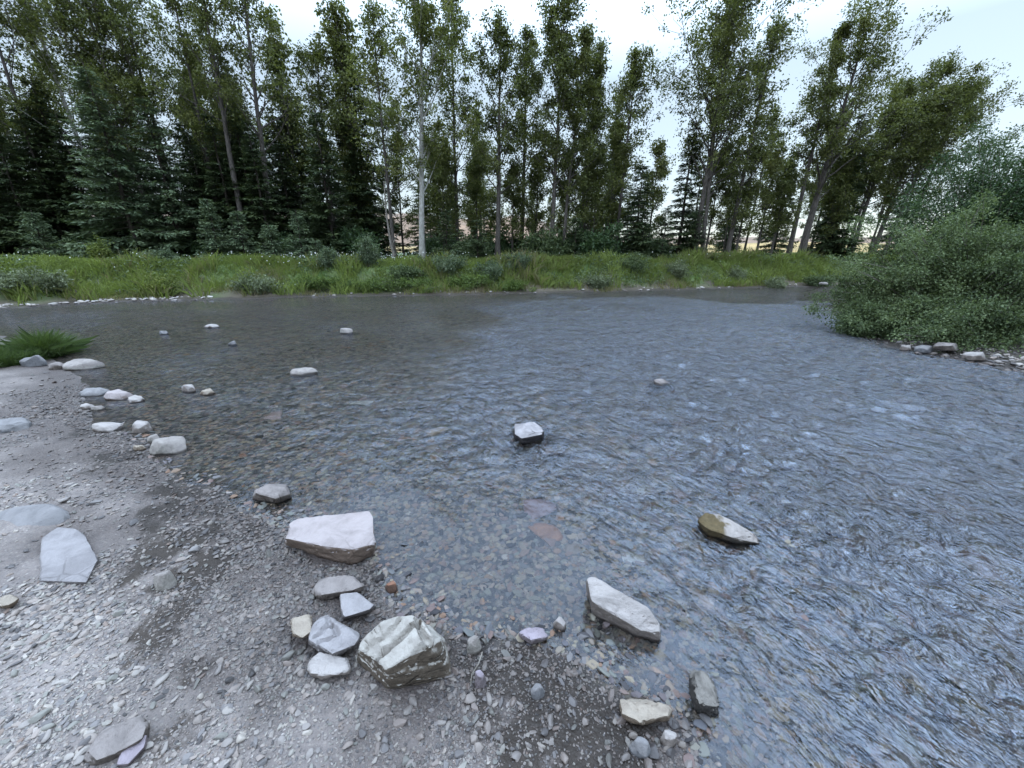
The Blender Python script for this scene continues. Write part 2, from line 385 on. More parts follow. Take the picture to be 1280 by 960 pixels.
def mat_water():
    t = NT('river_water'); p = t.pos(); ch = t.attr('chop')
    al = math.atan2(FLOW[1], FLOW[0])
    v = t.mapping(t.mapping(p, (1, 1, 1), (0, 0, -al)), (.55, 1.0, 1))
    n1 = t.noise(v, 8.0, 4, .62, .5); n2 = t.noise(v, 26, 3, .6, .3); n3 = t.noise(p, 2.3, 3, .5, .3)
    hh = t.math('ADD', t.math('MULTIPLY', n1, 1.0), t.math('ADD', t.math('MULTIPLY', n2, .42), t.math('MULTIPLY', n3, .8)))
    nb = t.bump(hh, t.math('MULTIPLY', ch, 1.0), .14)
    nodes = t.t.nodes; nodes.remove(t.b)
    rf = t.n('ShaderNodeBsdfRefraction'); rf.inputs['IOR'].default_value = 1.333; rf.inputs['Roughness'].default_value = .0
    rf.inputs['Color'].default_value = (.97, .95, .90, 1); t.l(nb, rf.inputs['Normal'])
    gl = t.n('ShaderNodeBsdfGlossy'); gl.inputs['Roughness'].default_value = .03; gl.inputs['Color'].default_value = (.75, .84, 1, 1); t.l(nb, gl.inputs['Normal'])
    fr = t.n('ShaderNodeFresnel'); t.setv(fr.inputs['IOR'], t.math('ADD', t.math('MULTIPLY', t.math('MINIMUM', ch, 1.0), .75), 1.42)); t.l(nb, fr.inputs['Normal'])
    mx = t.n('ShaderNodeMixShader'); t.l(t.math('MINIMUM', fr.outputs[0], .36), mx.inputs[0]); t.l(rf.outputs[0], mx.inputs[1]); t.l(gl.outputs[0], mx.inputs[2]); t.l(mx.outputs[0], t.out.inputs[0])
    return t.m
ob('river_water', mesh('river_water', np.column_stack([Pw, h]), Fw[keep], mat_water(), {'chop': ch}, True), kind='structure')

# ---------------------------------------------------------------- hills far behind the trees
def hills(name, dist, prof, mat, seed):
    a = np.linspace(R(-60), R(70), 260); s = np.linspace(0, 1, 26)
    A, Sx = np.meshgrid(a, s, indexing='ij')
    pk = np.interp(np.degrees(A), *zip(*prof)) * dist
    rr = dist * (1 + Sx * .55)
    zz = pk * np.sin(np.clip(Sx * 1.5, 0, 1) * PI / 2)
    V = np.column_stack([(rr * np.sin(A)).ravel(), (rr * np.cos(A)).ravel(), zz.ravel()])
    V[:, 2] *= 1 + fbm(V, 3.2 / dist, 5, seed) * .22
    i = np.arange(len(a) - 1)[:, None] * len(s); j = np.arange(len(s) - 1)[None]
    Fh = np.stack([i + j, i + j + 1, i + len(s) + j + 1, i + len(s) + j], -1).reshape(-1, 4)
    V[:, 2] -= 2
    ob(name, mesh(name, V, Fh, mat, smooth=True), kind='structure')
def sun_block_ridge(mat):  # unseen ridge added behind the camera to keep direct sun off the foreground
    a = np.linspace(R(60), R(300), 200); q = np.linspace(0, 1, 14); A, Qx = np.meshgrid(a, q, indexing='ij')
    rr = 110 + 120 * Qx; V = np.column_stack([(rr * np.sin(A)).ravel(), (rr * np.cos(A)).ravel(), (40 * np.sin(Qx * PI / 2) * sstep(R(60), R(72), A) * sstep(R(300), R(286), A)).ravel()])
    V[:, 2] += fbm(V, .03, 4, 47) * 4 * (V[:, 2] > 3) - 1
    i = np.arange(199)[:, None] * 14; j = np.arange(13)[None]
    ob('hills', mesh('hills', V, np.stack([i + j, i + j + 1, i + 15 + j, i + 14 + j], -1).reshape(-1, 4), mat, smooth=True), kind='structure')
def mat_hill(name, a, b, sc):
    t = NT(name); n = t.noise(t.pos(), sc, 6, .65)
    return t.done(t.mix(t.range(n, .4, .6), a, b), .95, t.bump(n, .6, 8))
hills('mountains', 2600, [(-60, .10), (-25, .12), (-8, .08), (0, .115), (4, .10), (10, .05), (28, .04), (45, .03), (70, .04)], mat_hill('mountain_rock', (.17, .125, .095), (.12, .09, .07), .012), 41)
hills('hills', 420, [(-60, .02), (-10, .025), (8, .025), (20, .03), (33, .035), (50, .02), (70, .02)], mat_hill('dry_hillside', (.30, .23, .11), (.20, .16, .075), .06), 43)

sun_block_ridge(mat_hill('block_ridge_green', (.04, .06, .03), (.07, .09, .045), .15))
# ---------------------------------------------------------------- trees
def tree_leaves(name, C, Rd, n, leaf, rng, mat, out=None, up=.5, drop=.2, tint_c=None, ar=.62):
    """n leaves in each tuft (centre C, radius Rd)"""
    m = len(C); idx = np.repeat(np.arange(m), n)
    off = rng.normal(0, .5, (m * n, 3)); off[:, 2] *= .8
    Pp = C[idx] + off * Rd[idx][:, None]
    D = rng.normal(0, 1, (m * n, 3)) + off * .8; D[:, 2] -= drop
    N = rng.normal(0, .75, (m * n, 3)); N[:, 2] += up + .4
    L = leaf * rng.uniform(.7, 1.35, m * n)
    tc = rng.uniform(.1, .8, m) if tint_c is None else tint_c
    tint = np.clip(tc[idx] + rng.normal(0, .16, m * n), 0, 1)
    return leaf_mesh(name, Pp, D, N, L, L * ar, tint, mat)

def curve_path(p0, d0, length, k, rng, bend=.25, upb=.15):
    pts = [np.array(p0, float)]; d = unit(np.array(d0, float))
    for i in range(k):
        d = unit(d + rng.normal(0, bend, 3) * .5 + np.array([0, 0, upb])); pts.append(pts[-1] + d * length / k)
    return np.array(pts)

def make_cottonwood(seed, H, rc, cb=.3, lean=(0, 0), r0=.14, dens=1.0, leaf=.115, bark=None, lm=None, top=.5, droop=0, stems=1, limbs=34):
    """trunk with limbs, and leaves; returns the two meshes (root at 0,0,0)"""
    rng = np.random.default_rng(seed); T = Tubes(); C = []; RD = []
    for s_ in range(stems):
        t = np.linspace(0, 1, 12); hh = H * (1 - .12 * s_ * rng.uniform(.4, 1.4))
        w = np.cumsum(rng.normal(0, .012 * H / 10, (12, 2)), 0); w -= w[0]
        ox = rng.normal(0, .25, 2) * (s_ > 0)
        lx = np.array(lean) + rng.normal(0, .05 * H, 2) * (s_ > 0)
        path = np.column_stack([ox[0] + lx[0] * t ** 1.2 + w[:, 0], ox[1] + lx[1] * t ** 1.2 + w[:, 1], hh * t])
        rr = r0 * (1 - .9 * t ** .85) * (1 if s_ == 0 else .75) + .008; rr[0] *= 1.35
        path[0, 2] = -.25
        T.add(path, rr, 8)
        nl = int(limbs * (1 if s_ == 0 else .8)); gaps = rng.uniform(0, 2 * PI)
        for i in range(nl):
            s = ((i + rng.uniform(0, 1)) / nl); tt = cb + (1 - cb) * s ** .9
            p0 = np.array([np.interp(tt, t, path[:, q]) for q in range(3)])
            prof = (np.sin(PI * min(1, .16 + .84 * s) ** .8) ** .6) * (1 - top * s) * 1.12 + .2
            lump = .45 + .95 * (vnoise(np.array([[s * 5, i * 1.7, seed * 3.1]]), 3)[0] * .5 + .5)
            ln = 1.12 * rc * prof * lump * rng.uniform(.55, 1.35)
            az = i * 2.4 + rng.normal(0, .5); el = R(rng.uniform(22, 58)) + s * .35
            d = np.array([math.cos(az) * math.cos(el), math.sin(az) * math.cos(el), math.sin(el)])
            lp = curve_path(p0, d, ln, 5, rng, .22, .1 - droop)
            rb = max(.010, r0 * (1 - .85 * tt) * .42)
            T.add(lp, np.linspace(rb, .006, 6), 4)
            for q in range(int(3 + ln * 1.6)):
                u = rng.uniform(.3, 1); b0 = np.array([np.interp(u, np.linspace(0, 1, 6), lp[:, z_]) for z_ in range(3)])
                d2 = unit(d + rng.normal(0, .75, 3)); l2 = ln * rng.uniform(.16, .42)
                sp = curve_path(b0, d2, l2, 2, rng, .3, .12)
                T.add(sp, [.010, .007, .004], 3)
                C.append(sp[-1]); RD.append(rng.uniform(.17, .36) * (.7 + .2 * rc))
                if rng.random() < .5: C.append(sp[1]); RD.append(rng.uniform(.15, .3))
            C.append(lp[-1]); RD.append(rng.uniform(.2, .38))
    C = np.array(C); RD = np.array(RD)
    sel = rng.random(len(C)) < .93; C, RD = C[sel], RD[sel]
    tc = np.clip(.42 + fbm(C, .8, 2, seed) * .3 + rng.normal(0, .12, len(C)), 0, 1)
    cm = tree_leaves('crown', C, RD, int(36 * dens), leaf * .95, rng, lm or M_LEAF, tint_c=tc)
    return T.mesh('trunk', bark or M_BARK), cm

def make_spruce(seed, H, rb, cb=.04, step=.3, mat=None, dens=1.0, nl=.24, droop=.45, pw=.85):
    rng = np.random.default_rng(seed); T = Tubes()
    t = np.linspace(0, 1, 8)
    T.add(np.column_stack([rng.normal(0, .02, 8), rng.normal(0, .02, 8), H * t - .2 * (t == 0)]), (.012 * H + .02) * (1 - .95 * t) + .004, 6)
    PP = []; DD = []; NN = []; LL = []; TT = []
    hgt = cb * H + .1
    while hgt < H * .985:
        s = hgt / H; nb = rng.integers(5, 8)
        for i in range(nb):
            az = rng.uniform(0, 2 * PI); ln = (rb * (1 - s) ** pw * rng.uniform(.6, 1.15) + .10)
            k = max(3, int(ln / .11)); u = np.linspace(.1, 1, k)
            z_ = hgt + ln * (.12 * u - droop * u ** 1.5 + .22 * u ** 4)
            bp = np.column_stack([np.cos(az) * ln * u, np.sin(az) * ln * u, z_])
            if ln > .35: T.add(np.vstack([[0, 0, hgt], bp[[k // 2, -1]]]), [.012 + ln * .008, .01, .004], 3)
            m = max(3, int(10 * dens)); ii = np.repeat(np.arange(k), m); n = len(ii)
            sid = rng.choice([-1, 1], n); aa = az + sid * rng.uniform(.2, 1.15, n)
            wd = .10 + .25 * (1 - u[ii]) * ln
            D = np.column_stack([np.cos(aa), np.sin(aa), rng.normal(-.22, .22, n)])
            st = rng.uniform(0, 1, n)[:, None] * np.minimum(wd, .5)[:, None]
            PP.append(bp[ii] + D * st + rng.normal(0, .02, (n, 3))); DD.append(D)
            NN.append(np.column_stack([rng.normal(0, .4, n), rng.normal(0, .4, n), np.ones(n)]))
            LL.append(nl * 1.15 * rng.uniform(.6, 1.2, n) * (.55 + .45 * (1 - s))); TT.append(np.clip(rng.uniform(.2, .6) + .28 * u[ii] + rng.normal(0, .12, n), 0, 1))
        hgt += step * rng.uniform(.7, 1.3) * (1 - .35 * s)
    P_ = np.concatenate(PP); L = np.concatenate(LL)
    cm = leaf_mesh('crown', P_, np.concatenate(DD), np.concatenate(NN), L, L * .34, np.concatenate(TT), mat or M_NEEDLE, .1)
    return T.mesh('trunk', M_BARKD), cm

def make_bush(seed, rad, base, nb=90, leaf=.05, per=55, tuft=.24, mat=None, twig=None, shell=.55, ar=.5, drop=.3, low=-.35, spread=(.70, 1.12)):
    """shrub: branches from the base out to an uneven ellipsoid, leaf tufts on their outer half"""
    rng = np.random.default_rng(seed); T = Tubes(); C = []; RD = []
    rad = np.array(rad, float); cz = np.array([0, 0, base + rad[2] * .8])
    for i in range(nb):
        d = rng.normal(0, 1, 3); d = d / np.linalg.norm(d)
        if d[2] < low: d[2] = abs(d[2])
        lump = .82 + .5 * vnoise((d * 2.1 + seed)[None], seed)[0] + .10 * vnoise((d * 5 + seed)[None], seed + 1)[0]
        tip = cz + d * rad * lump * rng.uniform(*spread)
        b0 = np.array([rng.normal(0, .12) * rad[0], rng.normal(0, .12) * rad[1], -.05])
        mid = b0 * .3 + tip * .5 + np.array([0, 0, .16 * rad[2]]) + rng.normal(0, .08, 3) * rad
        u = np.linspace(0, 1, 7)[:, None]; path = (1 - u) ** 2 * b0 + 2 * u * (1 - u) * mid + u * u * tip
        T.add(path, np.linspace(.006 + .008 * rad[2], .003, 7), 4)
        for q in range(5):
            w = rng.uniform(shell, 1.0); c = np.array([np.interp(w, u[:, 0], path[:, z_]) for z_ in range(3)])
            C.append(c + rng.normal(0, .06, 3) * rad * .6); RD.append(tuft * rng.uniform(.6, 1.3))
        C.append(tip); RD.append(tuft * rng.uniform(.5, .9))
    C = np.array(C); RD = np.array(RD); ok = C[:, 2] > -.12; C, RD = C[ok], RD[ok]
    tc = np.clip(.42 + fbm(C, 1.3 / max(.3, rad[2]), 2, seed) * .25 + rng.normal(0, .13, len(C)), 0, 1)
    return T.mesh('stems', twig or M_TWIG), tree_leaves('foliage', C, RD, per, leaf, rng, mat or M_BUSH, tint_c=tc, ar=ar, drop=drop, up=.8)

def plant_thing(name, parts, pn, loc, label, cat, group=None, rz=0, sc=1.0):
    r = ob(name, None, loc=loc, rz=rz, label=label, cat=cat, group=group); r.scale = (sc, sc, sc)
    r.empty_display_size = .2
    for n_, me in zip(pn, parts): ob(n_, me, r)
    return r
TP = ('trunk', 'crown'); BP = ('stems', 'foliage')
def spot(px, Y):
    for _ in range(4):
        x = base_x(px, Y, 1.2); Y = max(Y, float(np.interp(x, [q[0] for q in FAR[1:16]], [q[1] for q in FAR[1:16]])) + 3.9)
    x = base_x(px, Y, 1.2)
    return Vector((x, Y, gz(x, Y) - .03))

# tall broadleaf trees of the front row: foot (photo column), distance, top (photo row), crown radius, bare part, lean, label
G_TALL = 'tall cottonwoods behind the meadow'
TALL = [
 (18, 20.5, -70, 2.3, .30, (-.2, 0), {}, 'tall cottonwood at the very end of the row, leaning out over dark spruces'),
 (88, 21.5, -60, 2.2, .34, (.2, 0), {}, 'tall cottonwood with thin brownish foliage above the dark spruces, second from that end'),
 (150, 22.5, -80, 2.1, .36, (-.6, 0), dict(r0=.13, bark='P'), 'tall cottonwood with pale leaning trunk high above the broad green spruce'),
 (205, 22, -90, 2.0, .30, (-.3, 0), dict(r0=.11, stems=2), 'tall cottonwood with two stems rising through dark spruce tops'),
 (240, 23, -70, 2.0, .35, (-.4, 0), dict(stems=2), 'dense twin stemmed cottonwood with trunks leaning over the spruces'),
 (284, 21.5, -60, 1.9, .30, (.4, 0), dict(r0=.11), 'leafy cottonwood with foliage hanging low beside the dark bare trunks'),
 (312, 21, -50, 1.3, .42, (.5, 0), dict(dens=.7, r0=.16), 'dark trunked cottonwood with bare lower trunk behind young spruces'),
 (345, 21.5, -60, 1.9, .40, (.9, 0), dict(dens=.6, r0=.17), 'airy cottonwood with thick straight trunk and thin see-through crown'),
 (422, 25, 72, 1.9, .34, (.3, 0), dict(dens=.9, limbs=40), 'rounded grey green cottonwood standing behind the darkest spruce'),
 (494, 21, 20, 1.5, .30, (.0, 0), dict(dens=.75, r0=.10, lm='B'), 'slim airy cottonwood with thin curved trunk beside the birch'),
 (528, 20, -60, 2.0, .26, (.9, 0), dict(bark='P', lm='B', dens=1.15, r0=.15, limbs=44), 'white trunked birch with dense yellowish green crown'),
 (572, 23, 0, 1.7, .28, (.2, 0), dict(lm='B', r0=.11), 'leafy cottonwood just behind the white trunked birch'),
 (622, 21.5, 34, 1.5, .30, (.2, 0), dict(dens=1.1, r0=.14), 'narrow dark cottonwood with thick brown trunk beside pink mountain gap'),
 (652, 24, 44, 1.1, .34, (.2, 0), dict(), 'narrow cottonwood squeezed between two darker crowns'),
 (688, 21.5, 8, 1.7, .28, (.3, 0), dict(dens=1.25, r0=.13, stems=2, limbs=40), 'tallest dark crowned cottonwood with two stems at the middle of the row'),
 (722, 23, 58, 1.0, .32, (.6, 0), dict(dens=.7, stems=2, r0=.10), 'thin crowned cottonwood with two slender stems leaning towards the sky gap'),
 (768, 23, 72, 1.25, .38, (.35, 0), dict(dens=1.0, r0=.10, top=.2, limbs=30), 'slender cottonwood with small plume shaped crown alone in the sky gap'),
 (866, 21.5, 8, 2.5, .30, (.2, 0), dict(r0=.17, limbs=44, stems=2, top=.2), 'big spreading cottonwood with open branchy crown and twin trunks'),
 (908, 22.5, 40, 1.5, .30, (.5, 0), dict(dens=.8), 'slimmer cottonwood against the side of the big spreading one'),
 (984, 21.5, 40, 1.2, .32, (.2, 0), dict(r0=.14), 'narrow cottonwood with dark straight trunk next to the thick leaning trunk'),
 (1000, 21, 40, 2.2, .28, (.6, 0), dict(r0=.21, limbs=46, dens=1.0, top=.15), 'wide cottonwood with thick leaning trunk and bare twigs at its top'),
 (1062, 22, 115, 1.9, .34, (.6, 0), dict(stems=2), 'cottonwood with slanting thin trunks between the wide one and the bush'),
 (1088, 20.5, 98, 2.4, .30, (1.0, 0), dict(stems=2, dens=1.2, limbs=40), 'dense broad cottonwood leaning out above the alder bush'),
 (1120, 22, 120, 2.1, .3, (1.2, 0), dict(dens=1.1), 'lowest of the broad cottonwoods, partly behind the alder bush'),
]
for i, (px, Y, ty, rc, cb, ln, kw, lab) in enumerate(TALL):
    kw = dict(kw)
    if kw.get('bark') == 'P': kw['bark'] = M_BARKP
    if kw.get('lm') == 'B': kw['lm'] = M_LEAFB
    p = spot(px, Y); H = top_z(ty, p.y) - p.z
    plant_thing('birch_tree' if 'birch with' in lab else 'cottonwood_tree', make_cottonwood(100 + i, H, rc, cb, ln, **kw), TP, p, lab, 'tree', G_TALL)

# lower broadleaf trees under and between them
ORD = ['first', 'second', 'third', 'fourth', 'fifth', 'sixth', 'seventh', 'eighth', 'ninth', 'tenth', 'eleventh', 'twelfth', 'thirteenth', 'fourteenth', 'fifteenth', 'sixteenth']
UNDER = [(452, 24, 190, .9), (505, 25, 170, 1.0), (556, 22.5, 195, 1.1), (596, 24, 205, .9), (640, 22.5, 215, .9), (668, 24, 200, 1.0), (704, 22.5, 205, 1.1), (738, 22, 195, 1.0), (757, 24, 158, .9),
         (808, 23, 186, .95), (880, 24, 195, 1.2), (918, 23, 190, 1.1), (944, 24, 184, .9), (962, 23, 210, .9), (1024, 23, 205, 1.1)]
for i, (px, Y, ty, rc) in enumerate(UNDER):
    p = spot(px, Y); H = top_z(ty, p.y) - p.z
    plant_thing('aspen_tree', make_cottonwood(200 + i, H, rc, .16, (.1, 0), r0=.07, limbs=30, dens=.95, leaf=.11, lm=M_LEAF if i % 3 else M_LEAFB, top=.35), TP, p,
                'low leafy aspen under the cottonwoods, %s from the left in its line' % ORD[i], 'tree', 'low aspens under the tall cottonwoods')

# dark spruces on the left and a few others
SPR = [(4, 19.5, 150, 2.4, 'dark spruce at the end of the row, cut by the picture edge'), (52, 20, 165, 2.0, 'dark spruce behind the small pale spruce'),
       (100, 21.5, 120, 2.2, 'tall dark spruce between two lower ones'), (178, 19.5, 78, 2.6, 'broad bright green spruce with layered drooping boughs'),
       (232, 20.5, 120, 2.1, 'dark spruce beside the broad bright green one'), (268, 22.5, 150, 1.9, 'dark spruce hidden behind the leafy hanging foliage'),
       (322, 23.5, 165, 2.0, 'dark spruce behind the thick straight trunk'), (372, 22.5, 172, 1.7, 'dark spruce with thin pale dead stem in front'),
       (420, 21, 135, 1.7, 'blackest narrow spruce standing under the rounded cottonwood'), (452, 23.5, 190, 1.5, 'dark spruce beside the blackest one, near the birch'),
       (846, 23.5, 148, .85, 'narrow spire shaped spruce standing against the white sky'), (792, 22, 205, 1.0, 'slim spruce under the plume shaped cottonwood'),
       (1030, 22, 225, 1.4, 'dark spruce among the slanting trunks near the alder bush')]
for i, (px, Y, ty, rb, lab) in enumerate(SPR):
    p = spot(px, Y); H = top_z(ty, p.y) - p.z
    plant_thing('spruce_tree', make_spruce(300 + i, H, rb, mat=M_NEEDLEY if 'bright' in lab else M_NEEDLE, dens=1.0), TP, p, lab, 'tree', 'dark spruces')
YSP = [(62, 18.2, 262, .8, 'small pale spruce in front of the dark wood, far end'), (276, 18.6, 248, .75, 'tallest young spruce at the meadow edge'), (308, 18.9, 262, .7, 'young spruce behind two others of the cluster'),
       (344, 18.4, 278, .65, 'bushy young spruce with clear tiered branches'), (380, 19.2, 262, .75, 'dusky young spruce closing the cluster'), (398, 18.4, 300, .25, 'tiny young spruce at the foot of the dark wood'),
       (560, 19.4, 262, .75, 'small dark spruce between the birch and the thick brown trunk'), (598, 20, 272, .6, 'small dark spruce half behind the willow shrubs'), (826, 20.5, 258, .8, 'small dark spruce beside the pyramid shaped one'),
       (866, 19.6, 262, .6, 'compact pyramid shaped spruce standing out on the meadow edge'), (800, 20.8, 262, .7, 'small spruce left of the pyramid shaped pair'), (718, 20.6, 270, .6, 'small spruce in shade under the two slender stems')]
for i, (px, Y, ty, rb, lab) in enumerate(YSP):
    p = spot(px, Y); H = top_z(ty, p.y) - p.z
    plant_thing('young_spruce', make_spruce(340 + i, H, rb, step=.17, nl=.15, mat=M_NEEDLEY if i in (0, 1, 2, 3, 4, 5) else M_NEEDLE, droop=.3, pw=1.0), TP, p, lab, 'young spruce', 'young spruces along the meadow edge')

# thin trees behind, in repeated kinds
rng = np.random.default_rng(77)
kinds = [make_cottonwood(400 + k, 9.5, 1.15, .30, (.2 * (k - 2), 0), r0=.085, limbs=26, dens=.6, leaf=.14) for k in range(5)]
skinds = [make_spruce(420 + k, 9.0, 1.7, dens=.8, nl=.3, step=.36) for k in range(3)]
first = {}
LB = 'thin broadleaf tree deep in the wood behind the front row'
LS = 'shadowy spruce deep in the wood behind the front row'
for i in range(100):
    left = i < 62
    px = rng.uniform(-260, 470) if left else rng.uniform(430, 1150)
    Y = rng.uniform(23.5, 33) if left else rng.uniform(25, 38)
    p = spot(px, Y)
    con = rng.random() < (.72 if left else .25)
    k = rng.integers(0, 3 if con else 5); key = (con, int(k))
    sc = rng.uniform(.85, 1.25) if left else rng.uniform(.6, .98)
    lab, grp = (LS, 'spruces deep in the wood') if con else (LB, 'thin trees deep in the wood')
    if key not in first:
        first[key] = plant_thing('spruce_tree' if con else 'thin_tree', (skinds if con else kinds)[k], TP, p, lab, 'tree', grp, rng.uniform(0, 6), sc)
    else: copy_thing(first[key], p, rng.uniform(0, 6), sc, lab, grp)

for i in range(16):                                     # the wood goes on unseen along the right bank; added to block sky glints
    a_ = R(rng.uniform(60, 100)); d_ = rng.uniform(15, 26); p = Vector((d_ * math.sin(a_), d_ * math.cos(a_), 0)); p.z = gz(p.x, p.y) - .05
    con = i % 2 == 0; copy_thing(first[con, int(rng.integers(0, 3))], p, rng.uniform(0, 6), rng.uniform(.9, 1.3), LS if con else LB, 'spruces deep in the wood' if con else 'thin trees deep in the wood')

for i in range(18):
    px = rng.uniform(-140, 455); p = spot(px, rng.uniform(20.5, 23)); copy_thing(first[True, i % 3], p, rng.uniform(0, 6), rng.uniform(.55, .95), LS, 'spruces deep in the wood')
for i in range(16):
    px = rng.uniform(440, 790); p = spot(px, rng.uniform(26, 33)); con = i % 3 == 0; copy_thing(first[con, i % 3], p, rng.uniform(0, 6), rng.uniform(.4, .6), LS if con else LB, 'spruces deep in the wood' if con else 'thin trees deep in the wood')

# ---------------------------------------------------------------- shrubs
def shrub(px, Y, rad, base, label, cat='shrub', group=None, name='willow_shrub', z=None, seed=0, **kw):
    x = base_x(px, Y, 1.0); zz = gz(x, Y) - .03 if z is None else z
    return plant_thing(name, make_bush(seed, rad, base, **kw), BP, Vector((x, Y, zz)), label, cat, group)
GS = 'willow shrubs along the far bank'
SHR = [(558, 17.6, (1.0, .7, .5), 'pale willow shrub in front of the white trunked birch', M_WILLOW), (612, 17.9, (.9, .7, .5), 'pale willow shrub below the thick brown trunk', M_WILLOW),
       (648, 18.6, (.8, .6, .42), 'pale willow shrub at the end of the pale thicket', M_WILLOW), (462, 17.6, (.55, .5, .75), 'loose upright willow beside the crooked trunk', M_WILLOW),
       (505, 17.2, (.7, .5, .35), 'low willow at the foot of the crooked trunk', M_BUSH), (62, 13.9, (1.3, .6, .42), 'large grey leaved willow on the bank slope', M_SAGE),
       (8, 13.2, (1.1, .6, .45), 'grey leaved willow at the edge of the picture on the bank slope', M_SAGE), (196, 14.7, (.6, .5, .42), 'bright yellow green willow on the bank slope', M_YEL),
       (318, 15.2, (.9, .5, .36), 'greyish twiggy willow low on the bank slope', M_SAGE), (132, 16.8, (.35, .3, .5), 'thin sapling with yellowish leaves at the meadow edge', M_YEL),
       (212, 17.2, (.45, .4, .4), 'bushy sapling in front of the broad green spruce', M_WILLOW), (186, 17.4, (.8, .5, .3), 'low brushy willow under the broad green spruce', M_SAGE),
       (412, 17.2, (.35, .3, .42), 'small leafy sapling under the blackest spruce', M_WILLOW), (400, 16.2, (1.5, .6, .32), 'leafy green bush on the bank edge beneath the rounded cottonwood', M_LUSH),
       (455, 16.4, (1.5, .6, .32), 'leafy green bush on the bank edge below the crooked trunk', M_LUSH), (520, 16.6, (1.5, .6, .32), 'leafy green bush on the bank edge below the birch', M_LUSH),
       (585, 17.0, (1.5, .6, .32), 'leafy green bush on the bank edge below the pale thicket', M_LUSH), (640, 17.3, (.8, .5, .25), 'leafy green bush above the fallen branch', M_LUSH),
       (748, 18.0, (.8, .5, .30), 'grey green willow on the slope above a bare patch', M_SAGE), (845, 19.6, (.7, .5, .35), 'dusky shrub beside the pyramid shaped spruce', M_SAGE),
       (792, 19.4, (.7, .5, .4), 'leafy shrub at the foot of the slim spruce', M_BUSH), (924, 20.4, (.7, .5, .35), 'pale weedy shrub under the twin trunks', M_SAGE), (966, 20.8, (.6, .4, .25), 'bright low shrub near the thick leaning trunk', M_YEL),
       (975, 19.2, (.6, .5, .3), 'grey green willow on the slope near the pool', M_SAGE), (1030, 20.2, (1.1, .5, .3), 'dark low bush on the bank above the white boulder', M_BUSH)]
for i, (px, Y, rad, lab, m) in enumerate(SHR):
    shrub(px, Y, rad, 0, lab, group=GS, seed=500 + i, nb=30, leaf=.08, per=20, tuft=.2, mat=m, shell=.3, spread=(.45, 1.3))

bk = [make_bush(560 + k, (1.1, .8, .62), 0, nb=40, leaf=.11, per=22, tuft=.26, mat=(M_BUSHD, M_BUSH, M_BUSHD)[k], shell=.35) for k in range(3)]
fb = {}
for i in range(64):
    k = i % 3; px = rng.uniform(-120, 850); Y = np.interp(px, [0, 640, 1100], [20, 21, 22.5]) + rng.uniform(-.3, 5.5); p = spot(px, Y); sc = rng.uniform(.7, 1.5)
    lb, gr = 'dark brush growing under the trees at the back of the meadow', 'dark brush under the trees'
    if k not in fb: fb[k] = plant_thing('brush_shrub', bk[k], BP, p, lb, 'shrub', gr, rng.uniform(0, 6), sc)
    else: copy_thing(fb[k], p, rng.uniform(0, 6), sc, lb, gr)

# the alders of the right bank, hanging over the water
plant_thing('alder_bush', make_bush(601, (2.4, 1.9, 1.8), -.6, nb=330, leaf=.048, per=74, tuft=.2, mat=M_BUSH, low=-.95, shell=.5), BP, (9.4, 8.0, .2), 'large bright green alder bush hanging over the water of the right bank', 'bush')
plant_thing('alder_bush', make_bush(604, (1.35, 1.1, 1.3), -.5, nb=140, leaf=.048, per=74, tuft=.2, mat=M_BUSH, low=-.95, shell=.5), BP, (8.75, 8.9, .15), 'rounded alder bush forming the outer shoulder of the thicket over the pool', 'bush')
plant_thing('alder_bush', make_bush(602, (2.3, 2.0, 2.2), .2, nb=260, leaf=.062, per=44, tuft=.27, mat=M_BUSHD, low=-.6), BP, (12.7, 11.0, .5), 'taller dark alder bush rising behind the bright green one', 'bush')
plant_thing('alder_bush', make_bush(603, (2.1, 1.5, 1.5), -.6, nb=230, leaf=.048, per=70, tuft=.19, mat=M_BUSH, low=-.95), BP, (11.3, 7.2, .25), 'low alder bush over the bank stones at the picture edge', 'bush')

for k_, (px, py, rad_, lab) in enumerate([(1118, 428, (.75, .6, .5), 'small alder drooping to the water at the outer tip of the big bush'), (1185, 437, (.85, .6, .5), 'small alder drooping over the pale bank stones'), (1262, 452, (.9, .6, .5), 'small alder drooping over the bank at the picture edge')]):
    q = at(px, py); q = Vector((q.x + .15, q.y + .75, 0)); q.z = max(0, gz(q.x, q.y)) - .02
    plant_thing('alder_bush', make_bush(620 + k_, rad_, -.12, nb=80, leaf=.046, per=46, tuft=.2, mat=M_BUSH, low=-.9, shell=.4), BP, q, lab, 'bush')

